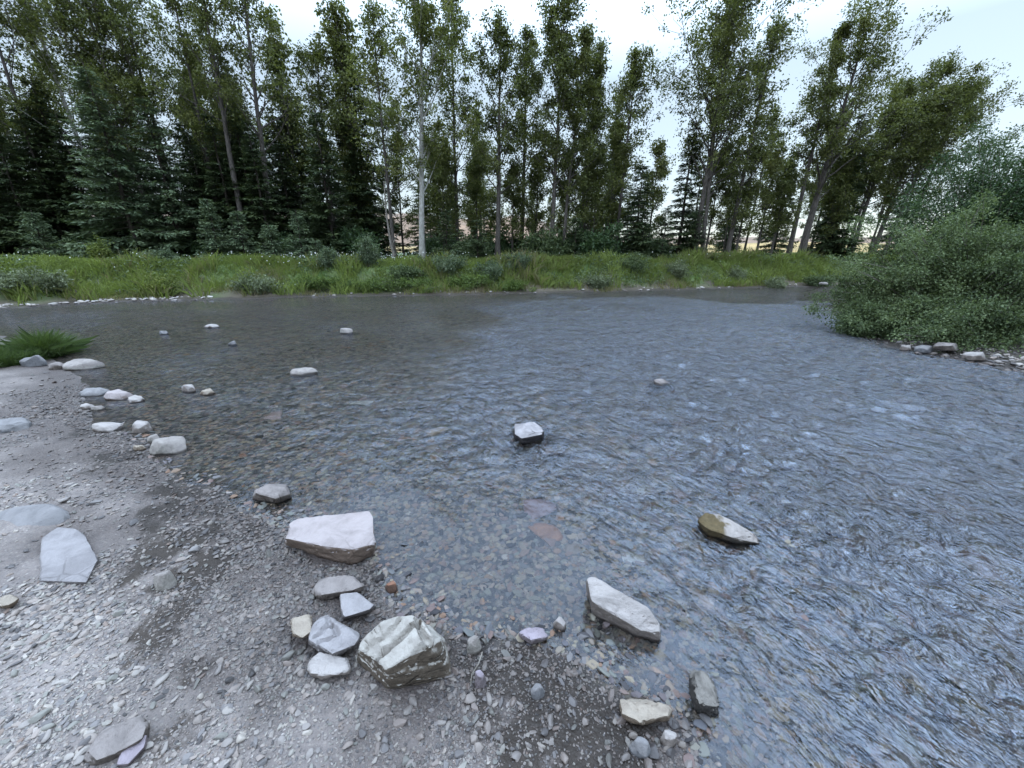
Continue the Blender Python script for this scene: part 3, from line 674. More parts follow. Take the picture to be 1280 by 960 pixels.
# ---------------------------------------------------------------- crooked dead-looking trunk, leaning pole, fallen branches
def wood(name, pts, rads, mat, label, cat, sides=6, extra=()):
    T = Tubes(); T.add(pts, rads, sides)
    for q, w in extra: T.add(q, w, 4)
    return ob(name, T.mesh(name, mat), label=label, cat=cat)
b = spot(490, 17.4)
wood('crooked_trunk', [(b.x, b.y, b.z - .1), (b.x + .12, b.y, b.z + .5), (b.x + .02, b.y, b.z + .9), (b.x - .06, b.y + .05, b.z + 2.2), (b.x - .02, b.y, b.z + 3.6)], [.075, .065, .05, .04, .02], M_TWIG,
     'pale crooked bare trunk with side branch at the meadow edge', 'tree', 7, [([(b.x + .04, b.y, b.z + .8), (b.x + .35, b.y, b.z + 1.3), (b.x + .55, b.y, b.z + 1.45)], [.03, .02, .01])])
a_, c_ = at(572, 352), at(612, 345)
for (q0, q1, lab) in (((566, 356), (616, 346), 'pale fallen branch lying slantwise on the foot of the bank'), ((560, 358), (600, 354), 'dark fallen branch tangled at the waterline of the far bank')):
    A = at(*q0, .12); B = at(*q1, .35)
    wood('fallen_branch', [tuple(A), tuple(A.lerp(B, .5) + Vector((0, 0, .1))), tuple(B + Vector((0, .3, .2)))], [.035, .03, .012], M_TWIG if 'pale' in lab else M_BARK, lab, 'branch', 6,
         [([tuple(A.lerp(B, .5)), tuple(A.lerp(B, .6) + Vector((.1, -.1, .35)))], [.015, .006]), ([tuple(A.lerp(B, .3)), tuple(A.lerp(B, .2) + Vector((-.2, -.1, .25)))], [.015, .006])])
b = spot(1010, 19.8)
wood('leaning_pole', [(b.x, b.y, b.z), (b.x + .5, b.y, b.z + .55), (b.x + 1.15, b.y + .1, b.z + 1.15)], [.03, .026, .015], M_TWIG, 'thin dead pole leaning beside the thick trunk', 'branch')

# ---------------------------------------------------------------- grass
def blades(name, P, hgt, wid, tint, rng, kind=None, lean=.35, mat=None, **kw):
    n = len(P); a = rng.uniform(0, 2 * PI, n); l_ = rng.normal(0, lean, (n, 2))
    D = np.column_stack([l_, np.ones(n)]); D = unit(D); Sd = np.column_stack([np.cos(a), np.sin(a), np.zeros(n)])
    h_ = hgt[:, None]; w_ = wid[:, None]
    mid = P + D * h_ * .55; tip = P + D * h_ * .95 + np.column_stack([l_, -np.abs(l_).sum(1) * .3]) * h_ * .5
    V = np.stack([P - Sd * w_ * .5, P + Sd * w_ * .5, mid + Sd * w_ * .4, tip, mid - Sd * w_ * .4], 1).reshape(-1, 3)
    F_ = np.arange(5 * n).reshape(-1, 5)
    return mesh(name, V, F_, mat or M_GRASS, {'tint': np.repeat(tint, 5)})
rng = np.random.default_rng(9)
n = 420000
u = rng.uniform(-27, 26, n); v = rng.uniform(0, 1, n) ** 1.35 * 9.0
ys = np.interp(u, [p[0] for p in FAR[1:16]], [p[1] for p in FAR[1:16]])
Pg = np.column_stack([u, ys + v]); zg_, _, dr_, df_ = ground(Pg)
den = sstep(.45, 1.9, df_ + fbm(Pg, .9, 3, 90) * .9) * (1 - .75 * sstep(.05, .5, fbm(Pg, .55, 3, 91)) * sstep(3.0, 1.6, df_)) * np.where(df_ > 4.5, .5, 1)
k = (rng.random(n) < den * .62) & (dr_ < 0)
Pg, zg_, df_ = Pg[k], zg_[k], df_[k]; n = len(Pg)
ti = np.clip(.52 + fbm(Pg, .5, 3, 92) * .28 + .16 * sstep(2.2, 4, df_) - .42 * sstep(1.5, .4, df_) + rng.normal(0, .10, n), 0, 1)
hg = np.clip(.22 + .14 * fbm(Pg, .8, 3, 93) + .06 * sstep(1, 3, df_), .07, .5) * rng.uniform(.6, 1.4, n)
ob('bank_grass', blades('bank_grass', np.column_stack([Pg, zg_ - .02]), hg, rng.uniform(.016, .034, n), ti, rng), kind='stuff', label='tall green grass covering the far bank and meadow edge', cat='grass')
# meadow herbs: broader leaves on the bank face
n = 26000; u = rng.uniform(-27, 24, n); v = rng.uniform(.5, 3.6, n)
ys = np.interp(u, [p[0] for p in FAR[1:16]], [p[1] for p in FAR[1:16]])
Pg = np.column_stack([u, ys + v]); zg_, _, dr_, df_ = ground(Pg); k = (fbm(Pg, .8, 3, 95) > .05) & (dr_ < 0) & (df_ > .5); Pg, zg_ = Pg[k], zg_[k]; n = len(Pg)
Ph = np.column_stack([Pg, zg_ + rng.uniform(.02, .38, n)])
ob('bank_herbs', leaf_mesh('bank_herbs', Ph, rng.normal(0, 1, (n, 3)) * (1, 1, .5), rng.normal(0, .5, (n, 3)) + (0, -.3, 1), rng.uniform(.07, .14, n), rng.uniform(.04, .08, n), np.clip(rng.normal(.5, .2, n), 0, 1), M_BUSH),
   kind='stuff', label='broad leaved weeds growing on the face of the far bank', cat='weeds')
# tall weeds in drifts along the crest and face of the bank
n = 60000; u = rng.uniform(-26, 25, n); v = rng.uniform(.3, 4.2, n); ys = np.interp(u, [p[0] for p in FAR[1:16]], [p[1] for p in FAR[1:16]])
Pg = np.column_stack([u, ys + v]); zg_, _, dr_, df_ = ground(Pg); k = (fbm(Pg, 1.3, 3, 97) > .18) & (dr_ < 0) & (df_ > .35); Pg, zg_ = Pg[k], zg_[k]; n = len(Pg)
ob('bank_weeds', blades('bank_weeds', np.column_stack([Pg, zg_ - .02]), rng.uniform(.25, .85, n) * (.75 + .5 * fbm(Pg, .6, 2, 98)), rng.uniform(.02, .045, n), np.clip(rng.normal(.46, .17, n) + .3 * fbm(Pg, .4, 2, 99), 0, 1), rng, lean=.3),
   kind='stuff', label='tall seeding weeds and dry stalks in drifts along the far bank', cat='weeds')
# white flower heads in the meadow grass
n = 420; t_ = NT('white_petal'); M_FLW = t_.done((.75, .74, .68), .7)
u = rng.uniform(-20, 12, n); u[:260] = rng.normal(-7.5, 2.2, 260); ys = np.interp(u, [p[0] for p in FAR[1:16]], [p[1] for p in FAR[1:16]])
Pg = np.column_stack([u, ys + rng.uniform(2.2, 6, n)]); zg_ = ground(Pg)[0]
Pf = np.column_stack([Pg, zg_ + rng.uniform(.25, .5, n)]); Vf = []; 
d6 = np.array([[1, 0, 0], [-1, 0, 0], [0, 1, 0], [0, -1, 0], [0, 0, 1], [0, 0, -1]]) * .024
Vf = (Pf[:, None] + d6[None] * rng.uniform(.6, 1.2, (n, 1, 1))).reshape(-1, 3)
of = np.array([[0, 2, 4], [2, 1, 4], [1, 3, 4], [3, 0, 4], [2, 0, 5], [1, 2, 5], [3, 1, 5], [0, 3, 5]])
ob('meadow_flowers', mesh('meadow_flowers', Vf, (of[None] + 6 * np.arange(n)[:, None, None]).reshape(-1, 3), M_FLW), kind='stuff', label='small white flower heads dotted through the meadow grass', cat='flowers')
# two grass clumps on the near shore
def tuft_thing(c, rx, ry, n, hh, label, dry=0.0):
    a = rng.uniform(0, 2 * PI, n); q = np.sqrt(rng.uniform(0, 1, n)); Pt = np.column_stack([c.x + rx * q * np.cos(a), c.y + ry * q * np.sin(a)])
    zt = np.maximum(ground(Pt)[0], -.03) - .02; me = blades('grass_tuft', np.column_stack([Pt, zt]), hh * rng.uniform(.45, 1.15, n) * (1.1 - .4 * q), rng.uniform(.006, .012, n), np.clip(rng.normal(.5, .2, n) - dry, 0, 1), rng, lean=.5, mat=M_GRASSD)
    ob('grass_tuft', me, label=label, cat='grass clump')
tuft_thing(at(58, 445), .25, .24, 5200, .55, 'round dark green grass clump at the tip of the gravel shore')
tuft_thing(at(-4, 457), .46, .36, 6000, .34, 'broad low grass patch on the gravel shore beside the round clump')

# ---------------------------------------------------------------- stones
def ico(sub=1):
    bm = bmesh.new(); bmesh.ops.create_icosphere(bm, subdivisions=sub, radius=1)
    V = np.array([v.co[:] for v in bm.verts]); F_ = np.array([[v.index for v in f.verts] for f in bm.faces]); bm.free(); return V, F_
ICO1, ICO2 = ico(1), ico(3)
def stone_shape(rng, base, ang=.5, flat=.6, el=1.3):
    """angular pebble: sphere cut by random planes"""
    V = base[0].copy()
    for i in range(rng.integers(6, 11)):
        d = unit(rng.normal(0, 1, 3)); c = rng.uniform(.38, .78); s = V @ d; V -= np.outer(np.maximum(s - c, 0), d) * min(1, ang * 1.9)
    V *= np.array([el, 1 / el ** .5, flat]); return V
def scatter_mesh(name, P, size, tint, rng, mat, flat=(.35, .75), base=ICO1, sink=.25, nvar=40, smooth=False, el=(1.0, 1.6)):
    shp = [stone_shape(rng, base, rng.uniform(.35, .9), rng.uniform(*flat), rng.uniform(*el)) for _ in range(nvar)]
    k = rng.integers(0, nvar, len(P)); SH = np.array(shp)[k]
    a = rng.uniform(0, 2 * PI, len(P)); c, s = np.cos(a), np.sin(a)
    tx, ty = rng.normal(0, .16, len(P)), rng.normal(0, .16, len(P))
    X = SH[:, :, 0] * c[:, None] - SH[:, :, 1] * s[:, None]; Y_ = SH[:, :, 0] * s[:, None] + SH[:, :, 1] * c[:, None]
    Z = SH[:, :, 2] + X * tx[:, None] + Y_ * ty[:, None]
    zlow = -Z.min(1)
    V = np.stack([X, Y_, Z], -1) * size[:, None, None] + P[:, None, :]
    V[:, :, 2] += (zlow * size * (1 - 2 * sink))[:, None]
    m = len(base[0]); F_ = (base[1][None] + m * np.arange(len(P))[:, None, None]).reshape(-1, 3)
    return mesh(name, V.reshape(-1, 3), F_, mat, {'tint': np.repeat(tint, m), 'damp': np.repeat(sstep(.35, .8, dirt_mask(P[:, :2])) * rng.uniform(.3, 1, len(P)), m)}, smooth)
def place_on(P): return np.column_stack([P, ground(P)[0]])
BIG = []   # footprints of the boulders: (x, y, r)
# --- boulders: hulls of measured top and foot outlines, broken up by noise
def boulder(name, top, foot, zt, zf, mat, label, cat='boulder', group=None, amp=.010, bev=.012, cells=26, seed=1, cuts=()):
    fx, fy = sum(p[0] for p in foot) / len(foot), sum(p[1] for p in foot) / len(foot); zg = 0.0
    for _ in range(4): q = at(fx, fy, zg); zg = max(0.0, gz(q.x, q.y))
    if zg > .03:                                               # on dry land: keep its height above the ground it lies on
        sh = zg - .015 - zf; top = [(p[0], p[1], (p[2] if len(p) > 2 else zt) + sh) for p in top]; zf += sh; zt += sh
        cuts = [(za + sh, dp_, pl) for za, dp_, pl in cuts]
    pts = [at(p[0], p[1], p[2] if len(p) > 2 else zt) for p in top] + [at(p[0], p[1], p[2] if len(p) > 2 else zf) for p in foot]
    c = sum((p for p in pts), Vector()) / len(pts); c.z = 0
    bm = bmesh.new()
    for p in pts: bm.verts.new(p - c)
    # the far side, unseen in the photo: mirror the foot a little behind
    r_ = bmesh.ops.convex_hull(bm, input=bm.verts)
    bmesh.ops.delete(bm, geom=[g for g in r_['geom_interior'] if isinstance(g, bmesh.types.BMVert)], context='VERTS')
    bmesh.ops.dissolve_limit(bm, angle_limit=R(8), verts=bm.verts, edges=bm.edges)
    size = max(max(v.co[k] for v in bm.verts) - min(v.co[k] for v in bm.verts) for k in range(3))
    bmesh.ops.bevel(bm, geom=list(bm.edges), offset=min(bev, size * .05), segments=2, affect='EDGES', profile=.6)
    bmesh.ops.triangulate(bm, faces=bm.faces)
    for it in range(6):
        lim = size / cells; es = [e for e in bm.edges if e.calc_length() > lim * 1.5]
        if not es: break
        bmesh.ops.subdivide_edges(bm, edges=es, cuts=1, use_grid_fill=False); bmesh.ops.triangulate(bm, faces=bm.faces)
    bm.normal_update()
    V = np.array([v.co[:] for v in bm.verts]); N = np.array([v.normal[:] for v in bm.verts])
    s = 1 / size
    strata = np.abs((fbm(V * np.array([1, 1, 3.2]), 2.6 * s, 3, seed + 5)))            # ledges
    d = fbm(V, 4 * s, 4, seed) * .9 + fbm(V, 17 * s, 2, seed + 9) * .35 - sstep(.10, .0, strata) * .7
    V = V + N * (d * amp)[:, None]
    for za, dp_, pl in cuts:                                   # cracks running across the top
        Qp = [np.array((at(q[0], q[1], za) - c)[:2]) for q in pl]
        ds = np.full(len(V), 9.0); P2 = V[:, :2] + np.column_stack([fbm(V, 14, 3, 1), fbm(V, 14, 3, 2)]) * .012
        for qa, qb in zip(Qp[:-1], Qp[1:]):
            e = qb - qa; tq = np.clip((P2 - qa) @ e / (e @ e), 0, 1); ds = np.minimum(ds, np.hypot(*(P2 - qa - tq[:, None] * e).T))
        V[:, 2] -= dp_ * sstep(.016, .002, ds) * (N[:, 2] > .1)
    F_ = np.array([[v.index for v in f.verts] for f in bm.faces]); bm.free()
    me = mesh(name, V, F_, mat, smooth=True)
    me.set_sharp_from_angle(angle=R(34))
    BIG.append((c.x, c.y, size * .5))
    return ob(name, me, loc=c, label=label, cat=cat, group=group)
RM = {}
def rm(key):
    if key not in RM:
        RM[key] = {
         'pink': lambda: mat_rock('pinkish_slab_rock', (.37, .315, .305), (.29, .245, .235), (.17, .122, .095), cracks=.25),
         'cream': lambda: mat_rock('cracked_cream_rock', (.41, .375, .335), (.29, .26, .23), (.12, .092, .068), cracks=.9, band=(.6, 1, 2.2), rot=(0, .2, .6)),
         'pale': lambda: mat_rock('pale_rock', (.37, .33, .31), (.28, .25, .235), (.20, .165, .145), cracks=.08, band=(.7, 2, 2), rot=(0, 0, -.6)),
         'tan': lambda: mat_rock('tan_rock', (.34, .285, .23), (.25, .205, .165), (.20, .15, .11), cracks=.5, band=(1, 2.5, 2.5)),
         'wet': lambda: mat_rock('wet_dark_rock', (.20, .18, .16), (.075, .067, .06), (.05, .044, .04), cracks=.8, band=(2, .8, 1)),
         'moss': lambda: mat_rock('mossy_rock', (.34, .30, .275), (.26, .225, .205), (.11, .09, .07), moss=.08, cracks=.5),
         'block': lambda: mat_rock('grey_block_rock', (.34, .31, .31), (.21, .19, .19), (.06, .05, .05), cracks=.8, band=(1, 1, 2)),
         'blue': lambda: mat_rock('bluish_slab_rock', (.30, .275, .275), (.22, .20, .20), (.17, .15, .145), cracks=.3),
         'grey': lambda: mat_rock('smooth_grey_rock', (.24, .225, .225), (.17, .16, .16), (.17, .165, .17), cracks=.1),
         'brown': lambda: mat_rock('brown_grey_rock', (.25, .215, .20), (.17, .145, .135), (.13, .105, .09), cracks=.5),
         'white': lambda: mat_rock('white_rock', (.30, .265, .24), (.22, .19, .175), (.30, .27, .24), cracks=.2),
         'purple': lambda: mat_rock('mauve_rock', (.31, .26, .29), (.24, .20, .22), (.19, .155, .16), cracks=.2),
         'rust': lambda: mat_rock('rusty_rock', (.26, .13, .08), (.17, .085, .06), (.12, .07, .05), cracks=.3),
        }[key]()
    return RM[key]
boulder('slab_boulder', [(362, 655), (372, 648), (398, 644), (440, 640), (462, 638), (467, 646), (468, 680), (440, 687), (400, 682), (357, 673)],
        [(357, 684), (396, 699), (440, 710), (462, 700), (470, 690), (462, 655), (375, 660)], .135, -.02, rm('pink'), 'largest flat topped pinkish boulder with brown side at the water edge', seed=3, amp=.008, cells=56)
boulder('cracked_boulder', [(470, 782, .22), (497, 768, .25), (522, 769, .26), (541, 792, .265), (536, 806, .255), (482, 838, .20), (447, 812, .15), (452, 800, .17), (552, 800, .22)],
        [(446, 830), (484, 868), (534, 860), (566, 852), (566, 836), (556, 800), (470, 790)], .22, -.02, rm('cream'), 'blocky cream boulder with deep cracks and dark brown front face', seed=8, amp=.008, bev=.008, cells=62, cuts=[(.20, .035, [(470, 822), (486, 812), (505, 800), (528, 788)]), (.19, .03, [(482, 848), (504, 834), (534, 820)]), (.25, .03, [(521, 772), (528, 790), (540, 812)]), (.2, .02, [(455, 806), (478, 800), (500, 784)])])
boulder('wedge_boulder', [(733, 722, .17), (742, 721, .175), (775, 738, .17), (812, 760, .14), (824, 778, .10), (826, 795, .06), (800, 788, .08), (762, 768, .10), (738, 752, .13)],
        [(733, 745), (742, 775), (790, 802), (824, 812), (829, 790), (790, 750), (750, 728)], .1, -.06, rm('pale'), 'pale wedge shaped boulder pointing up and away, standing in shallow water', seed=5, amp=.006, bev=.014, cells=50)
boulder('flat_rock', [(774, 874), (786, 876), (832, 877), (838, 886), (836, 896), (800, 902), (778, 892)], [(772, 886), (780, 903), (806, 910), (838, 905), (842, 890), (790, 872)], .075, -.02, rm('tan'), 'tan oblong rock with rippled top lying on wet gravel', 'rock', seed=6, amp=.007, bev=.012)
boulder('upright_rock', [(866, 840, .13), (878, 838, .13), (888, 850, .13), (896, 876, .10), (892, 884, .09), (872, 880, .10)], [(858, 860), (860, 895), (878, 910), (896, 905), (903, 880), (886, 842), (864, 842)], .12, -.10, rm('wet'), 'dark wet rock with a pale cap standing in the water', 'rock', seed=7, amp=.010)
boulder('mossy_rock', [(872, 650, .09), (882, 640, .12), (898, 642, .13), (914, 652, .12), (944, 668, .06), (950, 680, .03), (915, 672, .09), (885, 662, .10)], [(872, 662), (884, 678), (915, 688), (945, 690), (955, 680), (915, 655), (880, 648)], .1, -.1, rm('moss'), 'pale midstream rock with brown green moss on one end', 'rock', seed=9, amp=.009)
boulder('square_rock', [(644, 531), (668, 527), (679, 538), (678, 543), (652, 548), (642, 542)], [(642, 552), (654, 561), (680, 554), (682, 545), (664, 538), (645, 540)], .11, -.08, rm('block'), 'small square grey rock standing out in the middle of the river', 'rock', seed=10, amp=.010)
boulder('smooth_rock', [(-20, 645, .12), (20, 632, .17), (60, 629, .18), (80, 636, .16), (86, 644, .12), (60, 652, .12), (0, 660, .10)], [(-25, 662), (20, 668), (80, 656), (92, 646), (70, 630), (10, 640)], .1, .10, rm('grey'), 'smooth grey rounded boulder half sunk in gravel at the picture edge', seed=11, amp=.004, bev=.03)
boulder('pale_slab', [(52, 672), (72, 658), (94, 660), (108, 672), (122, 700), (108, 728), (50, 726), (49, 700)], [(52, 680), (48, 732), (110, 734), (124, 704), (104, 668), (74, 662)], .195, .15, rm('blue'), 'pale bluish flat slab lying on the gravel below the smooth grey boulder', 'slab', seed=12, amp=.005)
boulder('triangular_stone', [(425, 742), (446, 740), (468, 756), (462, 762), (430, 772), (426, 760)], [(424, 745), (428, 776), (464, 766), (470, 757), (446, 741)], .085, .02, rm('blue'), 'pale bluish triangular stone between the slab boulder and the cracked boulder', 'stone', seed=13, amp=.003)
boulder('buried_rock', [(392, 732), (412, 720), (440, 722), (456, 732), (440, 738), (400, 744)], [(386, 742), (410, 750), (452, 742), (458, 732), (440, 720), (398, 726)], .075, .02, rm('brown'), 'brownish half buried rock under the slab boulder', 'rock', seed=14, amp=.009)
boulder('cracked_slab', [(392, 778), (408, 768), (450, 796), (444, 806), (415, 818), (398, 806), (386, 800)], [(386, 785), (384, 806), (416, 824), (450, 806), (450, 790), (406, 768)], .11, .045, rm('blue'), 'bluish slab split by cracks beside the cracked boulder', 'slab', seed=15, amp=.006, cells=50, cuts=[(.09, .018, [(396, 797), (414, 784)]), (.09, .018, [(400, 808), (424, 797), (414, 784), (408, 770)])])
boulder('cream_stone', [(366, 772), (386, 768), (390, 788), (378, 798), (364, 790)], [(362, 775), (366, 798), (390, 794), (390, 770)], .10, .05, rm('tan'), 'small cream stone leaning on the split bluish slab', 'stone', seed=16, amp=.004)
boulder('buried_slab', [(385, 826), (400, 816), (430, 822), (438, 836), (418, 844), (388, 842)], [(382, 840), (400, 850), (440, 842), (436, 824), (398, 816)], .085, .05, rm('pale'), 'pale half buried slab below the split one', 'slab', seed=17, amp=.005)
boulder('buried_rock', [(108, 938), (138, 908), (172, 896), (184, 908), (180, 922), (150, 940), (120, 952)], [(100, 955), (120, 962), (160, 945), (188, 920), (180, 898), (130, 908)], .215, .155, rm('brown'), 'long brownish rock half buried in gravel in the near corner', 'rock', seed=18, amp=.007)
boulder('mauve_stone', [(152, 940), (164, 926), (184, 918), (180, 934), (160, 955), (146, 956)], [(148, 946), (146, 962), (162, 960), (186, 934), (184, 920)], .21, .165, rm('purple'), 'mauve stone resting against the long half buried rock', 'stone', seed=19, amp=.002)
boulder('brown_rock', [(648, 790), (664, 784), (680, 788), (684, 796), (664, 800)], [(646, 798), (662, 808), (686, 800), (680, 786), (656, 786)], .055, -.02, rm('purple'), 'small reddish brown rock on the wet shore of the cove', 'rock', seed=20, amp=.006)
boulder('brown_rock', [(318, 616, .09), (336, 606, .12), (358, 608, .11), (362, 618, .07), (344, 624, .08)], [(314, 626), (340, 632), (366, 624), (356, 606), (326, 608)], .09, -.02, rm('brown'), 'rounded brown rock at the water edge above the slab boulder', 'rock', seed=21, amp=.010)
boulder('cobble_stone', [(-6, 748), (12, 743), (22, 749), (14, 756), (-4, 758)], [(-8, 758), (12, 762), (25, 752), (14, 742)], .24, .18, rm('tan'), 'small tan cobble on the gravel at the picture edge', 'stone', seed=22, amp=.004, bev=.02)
# flat stones of the left cove
COVE = [((105, 457), 25, 7, .10, 'white', 'largest white flat rock beside the round grass clump'), ((72, 459), 9, 5, .08, 'brown', 'dark small rock beside the white flat rock'), ((45, 454), 14, 7, .15, 'grey', 'grey rock under the round grass clump'),
        ((118, 491), 17, 5, .05, 'grey', 'thin grey slab at the water edge beside the pinkish one'), ((150, 495), 17, 6, .07, 'pink', 'pinkish flat slab half in the water'), ((170, 500), 11, 4, .04, 'pale', 'thin pale slab just past the pinkish one'),
        ((237, 487), 10, 5, .07, 'pale', 'pale rounded stone standing alone in the shallow cove'), ((260, 491), 9, 4, .04, 'tan', 'low tan stone just showing in the shallow cove'), ((380, 465), 18, 4, .06, 'white', 'whitish flat rock standing in the stream'),
        ((434, 414), 11, 3.5, .07, 'white', 'farthest whitish rock in the open stream'), ((136, 534), 20, 8, .06, 'pale', 'pale slab with dark underside at the cove edge'), ((178, 536), 12, 8, .09, 'pale', 'rounded pale rock beside the slab with dark underside'),
        ((193, 550), 9, 4.5, .05, 'white', 'small white stone between two pale rocks'), ((175, 561), 7, 4, .05, 'tan', 'small tan stone by the angular white rock'), ((212, 560), 21, 9, .10, 'white', 'angular white rock at the point of the cove shore'),
        ((110, 509), 9, 4, .04, 'pale', 'small pale stone at the water edge under the pinkish slab'), ((123, 511), 7, 4, .04, 'white', 'small whitish stone beside another at the water edge'), ((208, 729), 13, 6, .19, 'white', 'white stone on the dark damp dirt patch'),
        ((12, 533), 22, 6, .36, 'grey', 'flat grey rock half sunk in the shore at the picture edge'), ((592, 812), 10, 6, .07, 'white', 'small pale stone beside the cracked boulder'), ((1029, 353), 6, 4, .20, 'white', 'white boulder at the foot of the far bank'),
        ((1131, 436), 7, 4, .08, 'pale', 'small pale rock under the alder bush, nearest midstream'), ((1155, 436), 11, 4, .07, 'grey', 'greyish rock in the middle under the alder bush'), ((1217, 445), 12, 4, .07, 'pale', 'flat pale rock under the alder bush, near the picture edge'), ((1182, 432), 14, 6, .22, 'brown', 'dark rock set back under the alder branches'),
        ((205, 417), 6, 2, .04, 'grey', 'small dark rock breaking the stream near the dark band'), ((265, 408), 11, 2, .03, 'pale', 'pale flat stone breaking the stream near the dark band'), ((290, 430), 6, 2.5, .05, 'grey', 'tiny stone breaking the rippled stream'),
        ((827, 477), 14, 5, .03, 'brown', 'dark rock just breaking the rippled surface of midstream'), ((490, 736), 8, 6, .05, 'rust', 'rust coloured stone at the corner of the cove'), ((700, 782), 9, 6, .04, 'pale', 'pinkish grey stone next to the small reddish brown rock'),
        ((600, 855), 8, 7, .09, 'purple', 'mauve angular pebble near the white twig'), ((672, 866), 9, 7, .07, 'grey', 'grey block pebble on the damp dirt'), ((800, 936), 14, 10, .06, 'grey', 'dark grey rounded stone beside the tan oblong rock'), ((835, 925), 11, 8, .05, 'pale', 'pale rounded stone below the tan oblong rock')]
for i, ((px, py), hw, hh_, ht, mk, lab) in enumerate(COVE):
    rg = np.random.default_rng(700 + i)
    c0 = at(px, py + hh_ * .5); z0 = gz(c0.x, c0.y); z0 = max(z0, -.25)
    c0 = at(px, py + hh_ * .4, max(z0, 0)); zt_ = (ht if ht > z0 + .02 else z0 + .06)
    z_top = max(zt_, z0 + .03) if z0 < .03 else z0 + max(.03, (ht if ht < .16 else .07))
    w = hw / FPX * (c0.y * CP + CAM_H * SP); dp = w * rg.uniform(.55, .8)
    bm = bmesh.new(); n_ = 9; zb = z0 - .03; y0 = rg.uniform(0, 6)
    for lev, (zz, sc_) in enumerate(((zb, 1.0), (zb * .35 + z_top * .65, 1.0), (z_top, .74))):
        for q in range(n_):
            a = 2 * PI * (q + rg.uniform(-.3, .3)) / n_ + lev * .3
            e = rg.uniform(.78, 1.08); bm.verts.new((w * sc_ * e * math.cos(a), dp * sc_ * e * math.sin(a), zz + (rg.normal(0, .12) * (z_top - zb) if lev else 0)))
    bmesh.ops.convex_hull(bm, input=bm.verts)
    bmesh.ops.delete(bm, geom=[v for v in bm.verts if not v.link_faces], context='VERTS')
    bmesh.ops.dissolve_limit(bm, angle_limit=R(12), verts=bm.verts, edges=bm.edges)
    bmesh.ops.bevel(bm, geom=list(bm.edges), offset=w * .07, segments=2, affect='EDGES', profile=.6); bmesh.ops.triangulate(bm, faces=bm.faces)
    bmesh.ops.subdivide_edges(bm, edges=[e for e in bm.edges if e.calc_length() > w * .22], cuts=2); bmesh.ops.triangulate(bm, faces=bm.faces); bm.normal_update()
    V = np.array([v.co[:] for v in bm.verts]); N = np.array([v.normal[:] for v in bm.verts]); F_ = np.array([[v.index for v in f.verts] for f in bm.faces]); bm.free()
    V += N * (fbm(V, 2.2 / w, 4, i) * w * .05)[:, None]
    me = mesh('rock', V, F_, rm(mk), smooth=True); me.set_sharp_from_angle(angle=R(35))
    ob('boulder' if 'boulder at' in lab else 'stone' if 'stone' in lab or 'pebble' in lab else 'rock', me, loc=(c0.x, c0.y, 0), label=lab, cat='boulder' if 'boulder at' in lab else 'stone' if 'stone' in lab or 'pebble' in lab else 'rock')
    BIG.append((c0.x, c0.y, w * .9))
# sunken slabs that show through the water
SUNK = [((680, 669), 20, 6, 'rust', 'rusty slab under the clear water of the cove'), ((668, 638), 26, 8, 'purple', 'mauve slab under water above the rusty one'), ((545, 544), 15, 5, 'tan', 'orange tan stone under water left of the square rock'), ((508, 552), 12, 5, 'rust', 'small rusty stone under water beside the orange tan one'),
        ((470, 577), 34, 14, 'grey', 'large grey slab under water above the slab boulder'), ((985, 885), 36, 14, 'tan', 'long tan slab under the fast water in the near corner'), ((345, 524), 16, 4, 'pink', 'pinkish stone under water in the upper cove'), ((452, 508), 14, 5, 'pale', 'pale slab under water in the upper stream'),
        ((720, 690), 18, 10, 'brown', 'brown slab under water near the wedge boulder'), ((300, 570), 12, 4, 'rust', 'small rusty slab in the shallow water of the cove edge'), ((790, 700), 16, 9, 'pale', 'pale round slab under water behind the wedge boulder')]
SM = {'rust': mat_rock('sunken_rust', (.22, .12, .08), (.15, .08, .06), sunk=True), 'purple': mat_rock('sunken_mauve', (.20, .15, .17), (.14, .105, .12), sunk=True), 'tan': mat_rock('sunken_tan', (.27, .20, .14), (.18, .14, .10), sunk=True),
      'grey': mat_rock('sunken_grey', (.17, .175, .19), (.11, .115, .13), sunk=True), 'pink': mat_rock('sunken_pink', (.29, .22, .22), (.21, .17, .17), sunk=True), 'pale': mat_rock('sunken_pale', (.30, .29, .28), (.2, .2, .2), sunk=True), 'brown': mat_rock('sunken_brown', (.17, .14, .12), (.11, .09, .08), sunk=True)}
for i, ((px, py), hw, hh_, mk, lab) in enumerate(SUNK):
    rg = np.random.default_rng(800 + i); c0 = at(px, py, -.12); z0 = gz(c0.x, c0.y); c0 = at(px, py, z0 * .8)
    w = hw / FPX * (c0.y * CP + CAM_H * SP); V = stone_shape(rg, ICO2, .8, .28, 1.2) * w
    V += unit(V) * (fbm(V, 3 / w, 3, i) * w * .05)[:, None]; V[:, 2] -= V[:, 2].min()
    me = mesh('sunken_slab', V, ICO2[1], SM[mk], smooth=True); me.set_sharp_from_angle(angle=R(30))
    o = ob('sunken_slab', me, loc=(c0.x, c0.y, min(z0 - .012, -.02 - V[:, 2].max())), rz=rg.uniform(-.5, .5), label=lab, cat='slab')
T = Tubes(); q = [at(603, 815, .06), at(598, 830, .055), at(590, 842, .055), at(588, 858, .06)]
T.add([tuple(v) for v in q], [.003, .003, .0025, .001], 5); ob('twig', T.mesh('twig', M_TWIG), label='thin bleached twig lying on the gravel beside the cracked boulder', cat='twig')

